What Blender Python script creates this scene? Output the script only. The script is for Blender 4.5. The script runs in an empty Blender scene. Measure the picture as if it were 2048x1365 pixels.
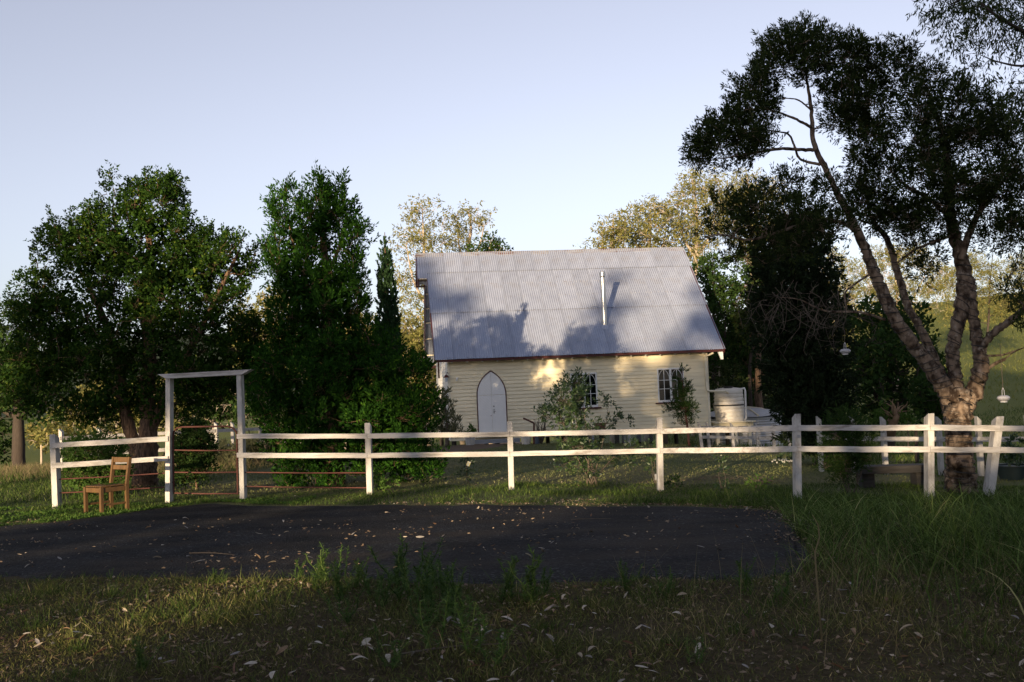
import bpy, math, random
import numpy as np
from mathutils import Vector, Matrix, Euler

rad = math.radians
scene = bpy.context.scene
COL = scene.collection
RNG = np.random.default_rng(11)
random.seed(5)

# ------------------------------------------------------------------ camera
FPX, CX, CY = 1991.0, 1024.0, 682.5          # photograph in pixels, 35 mm lens
ROLL, PITCH, EYE = 0.0421, 0.0455, 1.6
cam_d = bpy.data.cameras.new('camera')
cam_d.lens = 35.0
cam_d.sensor_width = 36.0
cam_d.clip_start = 0.05
cam_d.clip_end = 6000
cam = bpy.data.objects.new('camera', cam_d)
COL.objects.link(cam)
cam.matrix_world = (Matrix.Translation((0, 0, EYE)) @ Matrix.Rotation(math.pi / 2 + PITCH, 4, 'X')
                    @ Matrix.Rotation(-ROLL, 4, 'Z'))
scene.camera = cam

# ------------------------------------------------------------------ light
SUN_AZ, SUN_EL = rad(21.0), rad(6.0)         # heading of the light (right of +Y), sun height
wd = bpy.data.worlds.new('World')
scene.world = wd
wd.use_nodes = True
nt = wd.node_tree
nt.nodes.clear()
sky = nt.nodes.new('ShaderNodeTexSky')
sky.sky_type = 'NISHITA'
sky.sun_disc = False
sky.sun_elevation = SUN_EL
sky.sun_rotation = math.pi + SUN_AZ
sky.altitude = 100
sky.air_density = 1.0
sky.dust_density = 0.4
sky.ozone_density = 3.2
bg = nt.nodes.new('ShaderNodeBackground')
bg.inputs['Strength'].default_value = 0.15
out = nt.nodes.new('ShaderNodeOutputWorld')
wb = nt.nodes.new('ShaderNodeHueSaturation')            # the photograph's soft white balance
wb.inputs['Saturation'].default_value = 0.42
wt = nt.nodes.new('ShaderNodeMix')
wt.data_type, wt.blend_type = 'RGBA', 'MULTIPLY'
wt.inputs[0].default_value = 1.0
wt.inputs[7].default_value = (1.03, 0.95, 0.985, 1)
nt.links.new(sky.outputs[0], wb.inputs['Color'])
nt.links.new(wb.outputs[0], wt.inputs[6])
nt.links.new(wt.outputs[2], bg.inputs[0])
nt.links.new(bg.outputs[0], out.inputs[0])

sun_d = bpy.data.lights.new('sun', 'SUN')
sun_d.energy = 5.0
sun_d.angle = rad(0.53)
sun_d.color = (1.0, 0.77, 0.49)
sun = bpy.data.objects.new('sun', sun_d)
COL.objects.link(sun)
LDIR = Vector((math.sin(SUN_AZ) * math.cos(SUN_EL), math.cos(SUN_AZ) * math.cos(SUN_EL), -math.sin(SUN_EL)))
sun.rotation_euler = LDIR.to_track_quat('-Z', 'Y').to_euler()
sun.location = (-20, -60, 40)

vs = scene.view_settings
scene.display_settings.display_device = 'sRGB'
vs.view_transform = 'Standard'
vs.look = 'None'
vs.exposure = 1.0
vs.gamma = 1.0
vs.use_curve_mapping = False
scene.cycles.use_denoising = True
scene.cycles.max_bounces = 6
scene.cycles.transparent_max_bounces = 6

# ------------------------------------------------------------------ pixels to places
def ray(px, py):
    a, b = px - CX, CY - py
    cr, sr = math.cos(ROLL), math.sin(ROLL)
    X = cr * a + sr * b
    U = -sr * a + cr * b
    c, s = math.cos(PITCH), math.sin(PITCH)
    return np.array([X / FPX, c - s * U / FPX, s + c * U / FPX])

CAM = np.array([0, 0, EYE])

def at(px, py, Y):
    d = ray(px, py)
    return CAM + d * (Y / d[1])

def vec(p):
    return Vector((float(p[0]), float(p[1]), float(p[2])))

# ------------------------------------------------------------------ terrain
CTRL = np.array([
    (0, 0, 0), (-6, 2, .03), (6, 2, -.03), (0, 8.2, 0), (-5, 8.6, .0), (5, 8, -.04), (0, 15.1, -.2), (-8, 14, -.14),
    (8, 14, -.34), (0, 18, -.26), (-7.6, 18, -.22), (-3.5, 18, -.24), (4.8, 16.1, -.41), (6.5, 15.7, -.47),
    (-2.5, 38.5, -.58), (2.6, 38.6, -.72), (7.7, 39.6, -1.08), (2.5, 28, -.5), (-13, 26, -.25), (9, 24, -.75), (12, 43, -1.75),
    (-12, 40, -.9), (0, 60, -2), (30, 60, -1.6), (-30, 55, -2.2), (40, 20, -1.2), (-40, 20, -.4), (0, -15, 0.1),
    (0, -40, .3), (-60, -40, .3), (60, -40, .2), (-25, -5, .1), (25, -5, -.2)], float)

def _k(r):
    return np.where(r > 1e-9, r * r * np.log(r + 1e-12), 0.0)

def _tps():
    P = CTRL[:, :2]
    n = len(P)
    K = _k(np.linalg.norm(P[:, None] - P[None], axis=2)) + np.eye(n) * 0.25
    A = np.zeros((n + 3, n + 3))
    A[:n, :n] = K
    A[:n, n] = 1
    A[:n, n + 1:] = P
    A[n, :n] = 1
    A[n + 1:, :n] = P.T
    return np.linalg.solve(A, np.r_[CTRL[:, 2], 0, 0, 0])

TW = _tps()

def sstep(a, b, x):
    t = np.clip((x - a) / (b - a), 0, 1)
    return t * t * (3 - 2 * t)

def hz(x, y):
    x = np.asarray(x, float)
    y = np.asarray(y, float)
    sh = x.shape
    X, Y = x.ravel(), y.ravel()
    near = np.full(X.shape, TW[-3]) + TW[-2] * X + TW[-1] * Y
    for (px, py, _), w in zip(CTRL, TW):
        near += w * _k(np.hypot(X - px, Y - py))
    far = -2.0 + 20 * np.exp(-((X - 120) / 90) ** 2 - ((Y - 230) / 120) ** 2)
    far += 52 * np.exp(-((X + 190) / 330) ** 2 - ((Y - 720) / 170) ** 2)
    far += 30 * np.exp(-((X - 500) / 500) ** 2 - ((Y - 900) / 250) ** 2)
    w = sstep(40, 72, np.hypot(X, Y - 10))
    return (near * (1 - w) + far * w).reshape(sh)

def h1(x, y):
    return float(hz(np.array([x]), np.array([y]))[0])

def gnd(px, py):
    d = ray(px, py)
    t0, t = 1.0, 1.0
    while t < 800:
        p = CAM + d * t
        if h1(p[0], p[1]) > p[2]:
            break
        t0 = t
        t *= 1.06
    lo, hi = t0, t
    for _ in range(24):
        m = (lo + hi) / 2
        p = CAM + d * m
        if h1(p[0], p[1]) > p[2]:
            hi = m
        else:
            lo = m
    return CAM + d * hi

def on_gnd(px, Y):
    p = at(px, 900, Y)
    return np.array([p[0], Y, h1(p[0], Y)])

# ------------------------------------------------------------------ objects
TM = {}

def thing(name, label, cat, loc=(0, 0, 0), rotz=0.0, group=None, kind=None):
    o = bpy.data.objects.new(name, None)
    o.empty_display_size = 0.2
    COL.objects.link(o)
    o.location = vec(loc)
    o.rotation_euler = (0, 0, rotz)
    o['label'] = label
    o['category'] = cat
    if group:
        o['group'] = group
    if kind:
        o['kind'] = kind
    TM[o.name] = Matrix.Translation(vec(loc)) @ Matrix.Rotation(rotz, 4, 'Z')
    return o

def tag(o, label=None, cat=None, group=None, kind=None):
    for k, v in (('label', label), ('category', cat), ('group', group), ('kind', kind)):
        if v:
            o[k] = v
    return o

def inv_of(parent):
    p = parent
    while p.name not in TM and p.parent:
        p = p.parent
    return TM[p.name].inverted() if p.name in TM else Matrix()

def link(name, me, mat, parent=None):
    o = bpy.data.objects.new(name, me)
    COL.objects.link(o)
    if mat and not me.materials:
        me.materials.append(mat)
    if parent:
        o.parent = parent
    return o

def np_mesh(name, V, F, smooth=False):
    """V (n,3), F (m,k) equal-sided faces."""
    me = bpy.data.meshes.new(name)
    V = np.ascontiguousarray(V, np.float32)
    F = np.ascontiguousarray(F, np.int32)
    k = F.shape[1]
    me.vertices.add(len(V))
    me.vertices.foreach_set('co', V.ravel())
    me.loops.add(F.size)
    me.loops.foreach_set('vertex_index', F.ravel())
    me.polygons.add(len(F))
    me.polygons.foreach_set('loop_start', np.arange(0, F.size, k, dtype=np.int32))
    me.polygons.foreach_set('loop_total', np.full(len(F), k, np.int32))
    if smooth:
        me.polygons.foreach_set('use_smooth', np.ones(len(F), bool))
    me.update(calc_edges=True)
    return me

class MB:
    """collects simple solids; build() links them as one mesh object"""
    def __init__(self):
        self.v, self.f = [], []

    def add(self, vs_, fs_):
        n = len(self.v)
        self.v += [tuple(map(float, q)) for q in vs_]
        self.f += [tuple(n + i for i in q) for q in fs_]
        return self

    def box(self, c, s, rot=None):
        hx, hy, hz_ = s[0] / 2, s[1] / 2, s[2] / 2
        pts = [Vector((x, y, z)) for z in (-hz_, hz_) for x, y in ((-hx, -hy), (hx, -hy), (hx, hy), (-hx, hy))]
        if rot is not None:
            pts = [rot @ p for p in pts]
        c = vec(c)
        return self.add([p + c for p in pts], [(3, 2, 1, 0), (4, 5, 6, 7), (0, 1, 5, 4), (1, 2, 6, 5), (2, 3, 7, 6), (3, 0, 4, 7)])

    def bar(self, p0, p1, w, h, up=(0, 0, 1)):
        p0, p1 = vec(p0), vec(p1)
        d = (p1 - p0).normalized()
        s = d.cross(Vector(up)).normalized()
        u = s.cross(d).normalized()
        pts = []
        for p in (p0, p1):
            for a, b in ((-1, -1), (1, -1), (1, 1), (-1, 1)):
                pts.append(p + s * (a * w / 2) + u * (b * h / 2))
        return self.add(pts, [(3, 2, 1, 0), (4, 5, 6, 7), (0, 1, 5, 4), (1, 2, 6, 5), (2, 3, 7, 6), (3, 0, 4, 7)])

    def tube(self, pts, radii, n=6, cap=True):
        pts = [vec(p) for p in pts]
        if not hasattr(radii, '__len__'):
            radii = [radii] * len(pts)
        ref = Vector((0.31, 0.87, 0.39))
        vs_, fs_ = [], []
        for i, p in enumerate(pts):
            d = (pts[min(i + 1, len(pts) - 1)] - pts[max(i - 1, 0)])
            d = d.normalized() if d.length > 1e-9 else Vector((0, 0, 1))
            s = d.cross(ref)
            if s.length < 1e-3:
                s = d.cross(Vector((1, 0, 0)))
            s.normalize()
            u = s.cross(d)
            ref = u.cross(s) * 0 + ref
            for k in range(n):
                a = 2 * math.pi * k / n
                vs_.append(p + (s * math.cos(a) + u * math.sin(a)) * radii[i])
        for i in range(len(pts) - 1):
            for k in range(n):
                a, b = i * n + k, i * n + (k + 1) % n
                fs_.append((a, b, b + n, a + n))
        if cap:
            fs_.append(tuple(range(n - 1, -1, -1)))
            fs_.append(tuple((len(pts) - 1) * n + k for k in range(n)))
        return self.add(vs_, fs_)

    def lathe(self, prof, c=(0, 0, 0), n=24, cap0=True, cap1=True):
        c = vec(c)
        vs_, fs_ = [], []
        for r, z in prof:
            for k in range(n):
                a = 2 * math.pi * k / n
                vs_.append((c.x + r * math.cos(a), c.y + r * math.sin(a), c.z + z))
        for i in range(len(prof) - 1):
            for k in range(n):
                a, b = i * n + k, i * n + (k + 1) % n
                fs_.append((a, b, b + n, a + n))
        if cap0:
            fs_.append(tuple(range(n - 1, -1, -1)))
        if cap1:
            fs_.append(tuple((len(prof) - 1) * n + k for k in range(n)))
        return self.add(vs_, fs_)

    def prism(self, poly, y0, y1):
        """poly: (x,z) points anticlockwise seen from -y; extruded y0..y1"""
        n = len(poly)
        vs_ = [(x, y0, z) for x, z in poly] + [(x, y1, z) for x, z in poly]
        fs_ = [tuple(range(n)), tuple(range(2 * n - 1, n - 1, -1))]
        for i in range(n):
            j = (i + 1) % n
            fs_.append((j, i, i + n, j + n))
        return self.add(vs_, fs_)

    def build(self, name, mat, parent=None, world=False, smooth=False, bevel=0.0):
        me = bpy.data.meshes.new(name)
        V = self.v
        if world and parent:
            m = inv_of(parent)
            V = [tuple(m @ Vector(p)) for p in V]
        me.from_pydata(V, [], self.f)
        if smooth:
            me.polygons.foreach_set('use_smooth', [True] * len(me.polygons))
        me.update()
        o = link(name, me, mat, parent)
        if smooth and smooth != 'all':
            me.set_sharp_from_angle(angle=rad(40))
        if bevel:
            b = o.modifiers.new('bevel', 'BEVEL')
            b.width = bevel
            b.segments = 2
            b.limit_method = 'ANGLE'
        return o

# ------------------------------------------------------------------ materials
def _n(nt_, t, **kw):
    n = nt_.nodes.new(t)
    for k, v in kw.items():
        setattr(n, k, v)
    return n

def material(name, c1, c2=None, scale=4.0, rough=0.7, bump=0.0, bscale=40.0, metal=0.0, stretch=(1, 1, 1),
             contrast=0.25, dirt=None, dscale=2.0, damt=0.5, spec=0.4, objrand=0.0, coord='Object', dlo=.52, dhi=.72):
    """principled with two-tone noise, optional dirt tone with its own shape, fine bump"""
    m = bpy.data.materials.new(name)
    m.use_nodes = True
    t = m.node_tree
    b = t.nodes['Principled BSDF']
    b.inputs['Roughness'].default_value = rough
    b.inputs['Metallic'].default_value = metal
    b.inputs['Specular IOR Level'].default_value = spec
    tc = _n(t, 'ShaderNodeTexCoord')
    mp = _n(t, 'ShaderNodeMapping')
    mp.inputs['Scale'].default_value = stretch
    t.links.new(tc.outputs[coord], mp.inputs[0])
    src = mp.outputs[0]
    col = None
    c2 = c2 or tuple(v * 0.8 for v in c1)
    n1 = _n(t, 'ShaderNodeTexNoise')
    n1.inputs['Scale'].default_value = scale
    n1.inputs['Detail'].default_value = 6
    t.links.new(src, n1.inputs['Vector'])
    r1 = _n(t, 'ShaderNodeMapRange')
    r1.inputs[1].default_value = 0.5 - contrast
    r1.inputs[2].default_value = 0.5 + contrast
    t.links.new(n1.outputs[0], r1.inputs[0])
    mx = _n(t, 'ShaderNodeMix', data_type='RGBA')
    mx.inputs[6].default_value = (*c1, 1)
    mx.inputs[7].default_value = (*c2, 1)
    t.links.new(r1.outputs[0], mx.inputs[0])
    col = mx.outputs[2]
    if dirt:
        n2 = _n(t, 'ShaderNodeTexNoise')
        n2.inputs['Scale'].default_value = dscale
        n2.inputs['Detail'].default_value = 8
        n2.inputs['Roughness'].default_value = 0.65
        t.links.new(src, n2.inputs['Vector'])
        r2 = _n(t, 'ShaderNodeMapRange')
        r2.inputs[1].default_value = dlo
        r2.inputs[2].default_value = dhi
        r2.inputs[4].default_value = damt
        t.links.new(n2.outputs[0], r2.inputs[0])
        m2 = _n(t, 'ShaderNodeMix', data_type='RGBA')
        m2.inputs[7].default_value = (*dirt, 1)
        t.links.new(r2.outputs[0], m2.inputs[0])
        t.links.new(col, m2.inputs[6])
        col = m2.outputs[2]
    if objrand:
        oi = _n(t, 'ShaderNodeObjectInfo')
        rr = _n(t, 'ShaderNodeMapRange')
        rr.inputs[3].default_value = 1 - objrand
        rr.inputs[4].default_value = 1 + objrand
        t.links.new(oi.outputs['Random'], rr.inputs[0])
        hs = _n(t, 'ShaderNodeHueSaturation')
        t.links.new(rr.outputs[0], hs.inputs['Value'])
        t.links.new(col, hs.inputs['Color'])
        col = hs.outputs[0]
    t.links.new(col, b.inputs['Base Color'])
    if bump:
        n3 = _n(t, 'ShaderNodeTexNoise')
        n3.inputs['Scale'].default_value = bscale
        n3.inputs['Detail'].default_value = 5
        t.links.new(src, n3.inputs['Vector'])
        bp = _n(t, 'ShaderNodeBump')
        bp.inputs['Strength'].default_value = bump
        bp.inputs['Distance'].default_value = 0.02
        t.links.new(n3.outputs[0], bp.inputs['Height'])
        t.links.new(bp.outputs[0], b.inputs['Normal'])
    return m

def leaf_mat(name, c1, c2, c3=None, trans=0.3, rough=0.75, spec=0.1):
    """two or three leaf tones, one per leaf; lets some light through"""
    m = bpy.data.materials.new(name)
    m.use_nodes = True
    t = m.node_tree
    b = t.nodes['Principled BSDF']
    o = t.nodes['Material Output']
    b.inputs['Roughness'].default_value = rough
    b.inputs['Specular IOR Level'].default_value = spec
    g = _n(t, 'ShaderNodeNewGeometry')
    cr = _n(t, 'ShaderNodeValToRGB')
    e = cr.color_ramp.elements
    e[0].color = (*c1, 1)
    e[1].color = (*c2, 1)
    if c3:
        x = e.new(0.9)
        x.color = (*c2, 1)
        e[-1].color = (*c3, 1)
    t.links.new(g.outputs['Random Per Island'], cr.inputs[0])
    t.links.new(cr.outputs[0], b.inputs['Base Color'])
    tr = _n(t, 'ShaderNodeBsdfTranslucent')
    hs = _n(t, 'ShaderNodeHueSaturation')
    hs.inputs['Value'].default_value = 1.5
    hs.inputs['Saturation'].default_value = 1.1
    t.links.new(cr.outputs[0], hs.inputs['Color'])
    t.links.new(hs.outputs[0], tr.inputs[0])
    mx = _n(t, 'ShaderNodeMixShader')
    mx.inputs[0].default_value = trans
    t.links.new(b.outputs[0], mx.inputs[1])
    t.links.new(tr.outputs[0], mx.inputs[2])
    t.links.new(mx.outputs[0], o.inputs[0])
    return m

WHITE = material('weathered white paint', (.54, .52, .495), (.4, .38, .355), 9, .85, .4, 60, stretch=(1, 1, .45), dirt=(.16, .14, .115), dscale=6, damt=.75, spec=.15, dlo=.48, dhi=.68)
WHITE_RAIL = material('white paint on rough sawn rail', (.54, .515, .495), (.41, .385, .365), 3, .85, .45, 20, stretch=(.7, 6, 6), dirt=(.17, .15, .125), dscale=2.6, damt=.75, spec=.15, dlo=.48, dhi=.68)
HOUSE_WHITE = material('white gloss paint', (.8, .79, .77), (.66, .65, .63), 5, .5, .05, 30, dirt=(.45, .43, .4), dscale=3, damt=.3)
CREAM = material('cream weatherboard paint', (.84, .745, .53), (.77, .67, .46), 2.5, .6, .08, 25, stretch=(.5, 3, 3), dirt=(.36, .3, .2), dscale=2.2, damt=.3, objrand=.05)
CREAM2 = material('cream trim paint', (.78, .7, .54), (.7, .63, .47), 3, .55, .05, 30, dirt=(.4, .34, .24), dscale=3, damt=.3)
DRED = material('dark red trim paint', (.085, .017, .014), (.06, .012, .011), 5, .5, .05, 40)
RUST = material('rusty red pipe', (.1, .028, .02), (.06, .018, .013), 18, .7, .15, 90, dirt=(.05, .02, .015), dscale=9, damt=.6)
IRON = material('galvanised corrugated iron', (.33, .365, .46), (.25, .28, .37), 1.6, .5, .0, 30, metal=.25, stretch=(1, 1, .5), dirt=(.24, .225, .225), dscale=1.3, damt=.45, objrand=.07)
RUSTCAP = material('galvanised ridge iron with rust', (.36, .36, .38), (.3, .29, .29), 2, .6, .1, 40, metal=.2, stretch=(.7, 3, 3), dirt=(.13, .05, .02), dscale=1.4, damt=1.0, objrand=.1, dlo=.46, dhi=.6)
STEEL = material('stainless flue', (.5, .5, .49), (.42, .42, .41), 3, .33, 0, 20, metal=.9)
BLACK = material('black rubber', (.012, .012, .013), (.02, .02, .02), 6, .5)
TANKM = material('cream poly tank', (.74, .69, .62), (.68, .63, .55), 2, .5, .03, 20, dirt=(.42, .37, .3), dscale=2, damt=.35)
TANKB = material('galvanised round tank', (.5, .5, .52), (.42, .42, .43), 2, .5, .05, 20, metal=.15, stretch=(1, 1, 4), dirt=(.28, .24, .21), dscale=3, damt=.5)
CHAIRW = material('oiled hardwood', (.14, .075, .023), (.065, .032, .011), 3, .6, .2, 30, stretch=(6, 6, 1), contrast=.3)
SLEEPER = material('dark weathered sleeper', (.05, .047, .045), (.025, .022, .02), 4, .85, .6, 20, stretch=(.5, 5, 5))
DARKW = material('dark stump timber', (.05, .04, .03), (.025, .02, .016), 6, .9, .4, 20)
CONC = material('grey painted steel', (.3, .31, .33), (.24, .25, .27), 6, .6, .1, 40)
POTW = material('white glazed pot', (.6, .59, .57), (.48, .46, .43), 6, .5, .05, 30, dirt=(.25, .22, .18), dscale=7, damt=.5)
POTB = material('blue grey pot', (.12, .15, .2), (.08, .1, .14), 6, .4)
POTD = material('dark teal pot', (.02, .035, .04), (.012, .02, .022), 6, .5)
TERRA = material('terracotta', (.17, .07, .05), (.12, .05, .035), 6, .8, .1)
LANT = material('white wire lantern', (.55, .54, .55), (.42, .41, .43), 30, .6, .3, 90)
CABLE = material('black cable', (.012, .011, .01), (.02, .018, .016), 10, .6)
BARKP = material('paperbark bark', (.22, .16, .115), (.045, .03, .021), 5, .9, 1.0, 12, stretch=(1.6, 1.6, 1.1), contrast=.1, dirt=(.34, .285, .235), dscale=8, damt=.9, spec=.1)
BARKJ = material('juniper bark', (.17, .105, .065), (.045, .026, .016), 8, .9, 1.0, 25, stretch=(4, 4, .6), contrast=.14)
BARKG = material('pale gum bark', (.44, .37, .3), (.3, .24, .18), 2.5, .7, .3, 10, stretch=(1, 1, .4), dirt=(.15, .1, .07), dscale=1.5, damt=.6)
BARKD = material('dark bark', (.06, .045, .035), (.035, .026, .02), 6, .9, .6, 20, stretch=(3, 3, .7))
TWIG = material('dry twig', (.12, .095, .072), (.07, .055, .042), 9, .9)
L_JUN = leaf_mat('juniper foliage', (.009, .026, .004), (.028, .066, .007), (.1, .13, .016), .16)
L_CON = leaf_mat('conifer foliage', (.008, .032, .004), (.023, .072, .006), (.055, .125, .01), .15)
L_CYP = leaf_mat('cypress foliage', (.013, .036, .014), (.03, .06, .022), None, .12)
L_DRK = leaf_mat('dark pine foliage', (.01, .018, .008), (.02, .034, .012), None, .1)
L_PAP = leaf_mat('paperbark foliage', (.014, .026, .007), (.034, .05, .012), (.065, .066, .018), .15)
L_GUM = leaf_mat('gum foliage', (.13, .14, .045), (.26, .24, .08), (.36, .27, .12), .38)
L_GUMD = leaf_mat('gum foliage in painted shade', (.018, .034, .01), (.045, .062, .018), (.08, .08, .028), .22)  # darker copy of the gum leaf tones, shade painted into the colour
L_GRN = leaf_mat('bush foliage', (.015, .036, .009), (.038, .072, .016), (.075, .1, .022), .22)
L_SHR = leaf_mat('shrub leaves', (.02, .045, .016), (.042, .075, .024), (.07, .1, .03), .18, .4, .5)
L_LIM = leaf_mat('bright young foliage', (.05, .1, .022), (.085, .15, .03), (.14, .18, .04), .3)
L_GREY = leaf_mat('grey green foliage', (.09, .1, .055), (.15, .15, .08), (.22, .2, .11), .25)
L_FLOW = leaf_mat('small pale flowers', (.5, .48, .45), (.7, .68, .6), None, .2)
L_RED = leaf_mat('reddish leaves', (.12, .05, .02), (.16, .09, .03), (.1, .12, .03), .25)
# ================================================================== GROUND
def lerp(a, b, t):
    return np.asarray(a) * (1 - t) + np.asarray(b) * t

def axis(lo, fine_lo, fine_hi, hi, step, grow=1.16):
    a = list(np.arange(fine_lo, fine_hi + 1e-6, step))
    s, v = step, fine_hi
    while v < hi:
        s *= grow
        v += s
        a.append(v)
    s, v = step, fine_lo
    while v > lo:
        s *= grow
        v -= s
        a.insert(0, v)
    return np.array(a)

def vnoise(x, y, s, seed=0):
    """smooth value noise 0..1"""
    r = np.random.default_rng(seed)
    T = r.random((64, 64))
    u, v = x / s, y / s
    i, j = np.floor(u).astype(int), np.floor(v).astype(int)
    a, b = u - i, v - j
    a, b = a * a * (3 - 2 * a), b * b * (3 - 2 * b)
    g = lambda p, q: T[p % 64, q % 64]
    return (g(i, j) * (1 - a) + g(i + 1, j) * a) * (1 - b) + (g(i, j + 1) * (1 - a) + g(i + 1, j + 1) * a) * b

XS = axis(-1800, -13, 13, 1800, .25)
YS = axis(-160, 2, 46, 1700, .3)
gx, gy = np.meshgrid(XS, YS)
gz = hz(gx, gy)
nx, ny = len(XS), len(YS)
idx = np.arange(nx * ny).reshape(ny, nx)
F = np.stack([idx[:-1, :-1], idx[:-1, 1:], idx[1:, 1:], idx[1:, :-1]], -1).reshape(-1, 4)
gm = np_mesh('ground', np.c_[gx.ravel(), gy.ravel(), gz.ravel()], F, smooth=True)
X, Y = gx.ravel(), gy.ravel()
n1, n2 = vnoise(X, Y, 1.3, 1), vnoise(X, Y, .45, 2)
verge = lerp((.034, .022, .013), (.065, .052, .024), n1[:, None] * .7 + n2[:, None] * .3)
lawn = lerp((.1, .115, .045), (.15, .125, .065), vnoise(X, Y, 2.6, 3)[:, None] ** 2)
field = lerp((.17, .14, .07), (.1, .12, .04), vnoise(X, Y, 4, 4)[:, None])
hillc = lerp((.17, .175, .045), (.11, .135, .035), vnoise(X, Y, 9, 5)[:, None])
farc = lerp((.045, .06, .035), (.03, .045, .025), vnoise(X, Y, 25, 6)[:, None])
cc = lerp(verge, lawn, sstep(12, 16, Y)[:, None])
cc = lerp(cc, field, (sstep(20, 26, Y) * sstep(-7, -11, X))[:, None])
cc = lerp(cc, hillc, sstep(40, 55, Y)[:, None])
cc = lerp(cc, farc, sstep(250, 400, Y)[:, None])
ca = gm.color_attributes.new('zone', 'FLOAT_COLOR', 'POINT')
ca.data.foreach_set('color', np.c_[cc, np.ones(len(cc))].astype(np.float32).ravel())

def ground_mat():
    m = bpy.data.materials.new('grassy soil')
    m.use_nodes = True
    t = m.node_tree
    b = t.nodes['Principled BSDF']
    b.inputs['Roughness'].default_value = .95
    b.inputs['Specular IOR Level'].default_value = .1
    at_ = _n(t, 'ShaderNodeAttribute', attribute_name='zone')
    tc = _n(t, 'ShaderNodeTexCoord')
    n = _n(t, 'ShaderNodeTexNoise')
    n.inputs['Scale'].default_value = 14
    n.inputs['Detail'].default_value = 9
    n.inputs['Roughness'].default_value = .7
    t.links.new(tc.outputs['Object'], n.inputs['Vector'])
    r = _n(t, 'ShaderNodeMapRange')
    r.inputs[1].default_value, r.inputs[2].default_value = .3, .7
    r.inputs[3].default_value, r.inputs[4].default_value = .45, 1.5
    t.links.new(n.outputs[0], r.inputs[0])
    hs = _n(t, 'ShaderNodeHueSaturation')
    t.links.new(at_.outputs[0], hs.inputs['Color'])
    t.links.new(r.outputs[0], hs.inputs['Value'])
    t.links.new(hs.outputs[0], b.inputs['Base Color'])
    bp = _n(t, 'ShaderNodeBump')
    bp.inputs['Strength'].default_value = .8
    bp.inputs['Distance'].default_value = .04
    n3 = _n(t, 'ShaderNodeTexNoise')
    n3.inputs['Scale'].default_value = 30
    n3.inputs['Detail'].default_value = 8
    t.links.new(tc.outputs['Object'], n3.inputs['Vector'])
    t.links.new(n3.outputs[0], bp.inputs['Height'])
    t.links.new(bp.outputs[0], b.inputs['Normal'])
    return m

ground = link('ground', gm, ground_mat())
tag(ground, kind='structure')

# ---- road: an asphalt pull-in in front of the fence
top_px = [(-160, 1078), (0, 1055), (170, 1040), (350, 1014), (440, 1006), (600, 1011), (900, 1009), (1200, 1012), (1450, 1014), (1560, 1020), (1603, 1058), (1626, 1092)]
bot_px = [(-160, 1168), (0, 1161), (200, 1163), (400, 1163), (650, 1166), (800, 1168), (1000, 1172), (1200, 1162), (1400, 1162), (1520, 1162), (1600, 1150), (1645, 1122)]
TOPW = [gnd(*q)[:2] for q in top_px]
BOTW = [gnd(*q)[:2] for q in bot_px]
TOPW.insert(0, np.array([-30, TOPW[0][1] + 0.4]))
BOTW.insert(0, np.array([-30, BOTW[0][1] + 0.2]))

def resample(pts, n):
    pts = np.array(pts)
    s = np.r_[0, np.cumsum(np.linalg.norm(np.diff(pts, axis=0), axis=1))]
    u = np.linspace(0, s[-1], n)
    return np.c_[np.interp(u, s, pts[:, 0]), np.interp(u, s, pts[:, 1])]

NU, NV = 420, 26
tw, bw = resample(TOPW, NU), resample(BOTW, NU)
tw[:, 1] += (vnoise(tw[:, 0], tw[:, 1], .5, 8) - .5) * .3 + (vnoise(tw[:, 0], tw[:, 1], .12, 9) - .5) * .12
bw[:, 1] += (vnoise(bw[:, 0], bw[:, 1], .5, 10) - .5) * .35 + (vnoise(bw[:, 0], bw[:, 1], .12, 12) - .5) * .14
end = sstep(NU - 70, NU - 5, np.arange(NU))
for q_, sd in ((tw, 14), (bw, 15)):
    q_[:, 0] += end * ((vnoise(q_[:, 0], q_[:, 1], .5, sd) - .5) * .3 + (vnoise(q_[:, 0], q_[:, 1], .2, sd + 3) - .5) * .12)
vv = np.linspace(0, 1, NV)
R = bw[:, None] * (1 - vv)[None, :, None] + tw[:, None] * vv[None, :, None]
rz = hz(R[..., 0], R[..., 1]) + .014
rz[:, 0] -= .03
rz[:, -1] -= .03
rz[-1] -= .03
rid = np.arange(NU * NV).reshape(NU, NV)
RF = np.stack([rid[:-1, :-1], rid[1:, :-1], rid[1:, 1:], rid[:-1, 1:]], -1).reshape(-1, 4)
rm = np_mesh('road', np.c_[R.reshape(-1, 2), rz.ravel()], RF, smooth=True)

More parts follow.
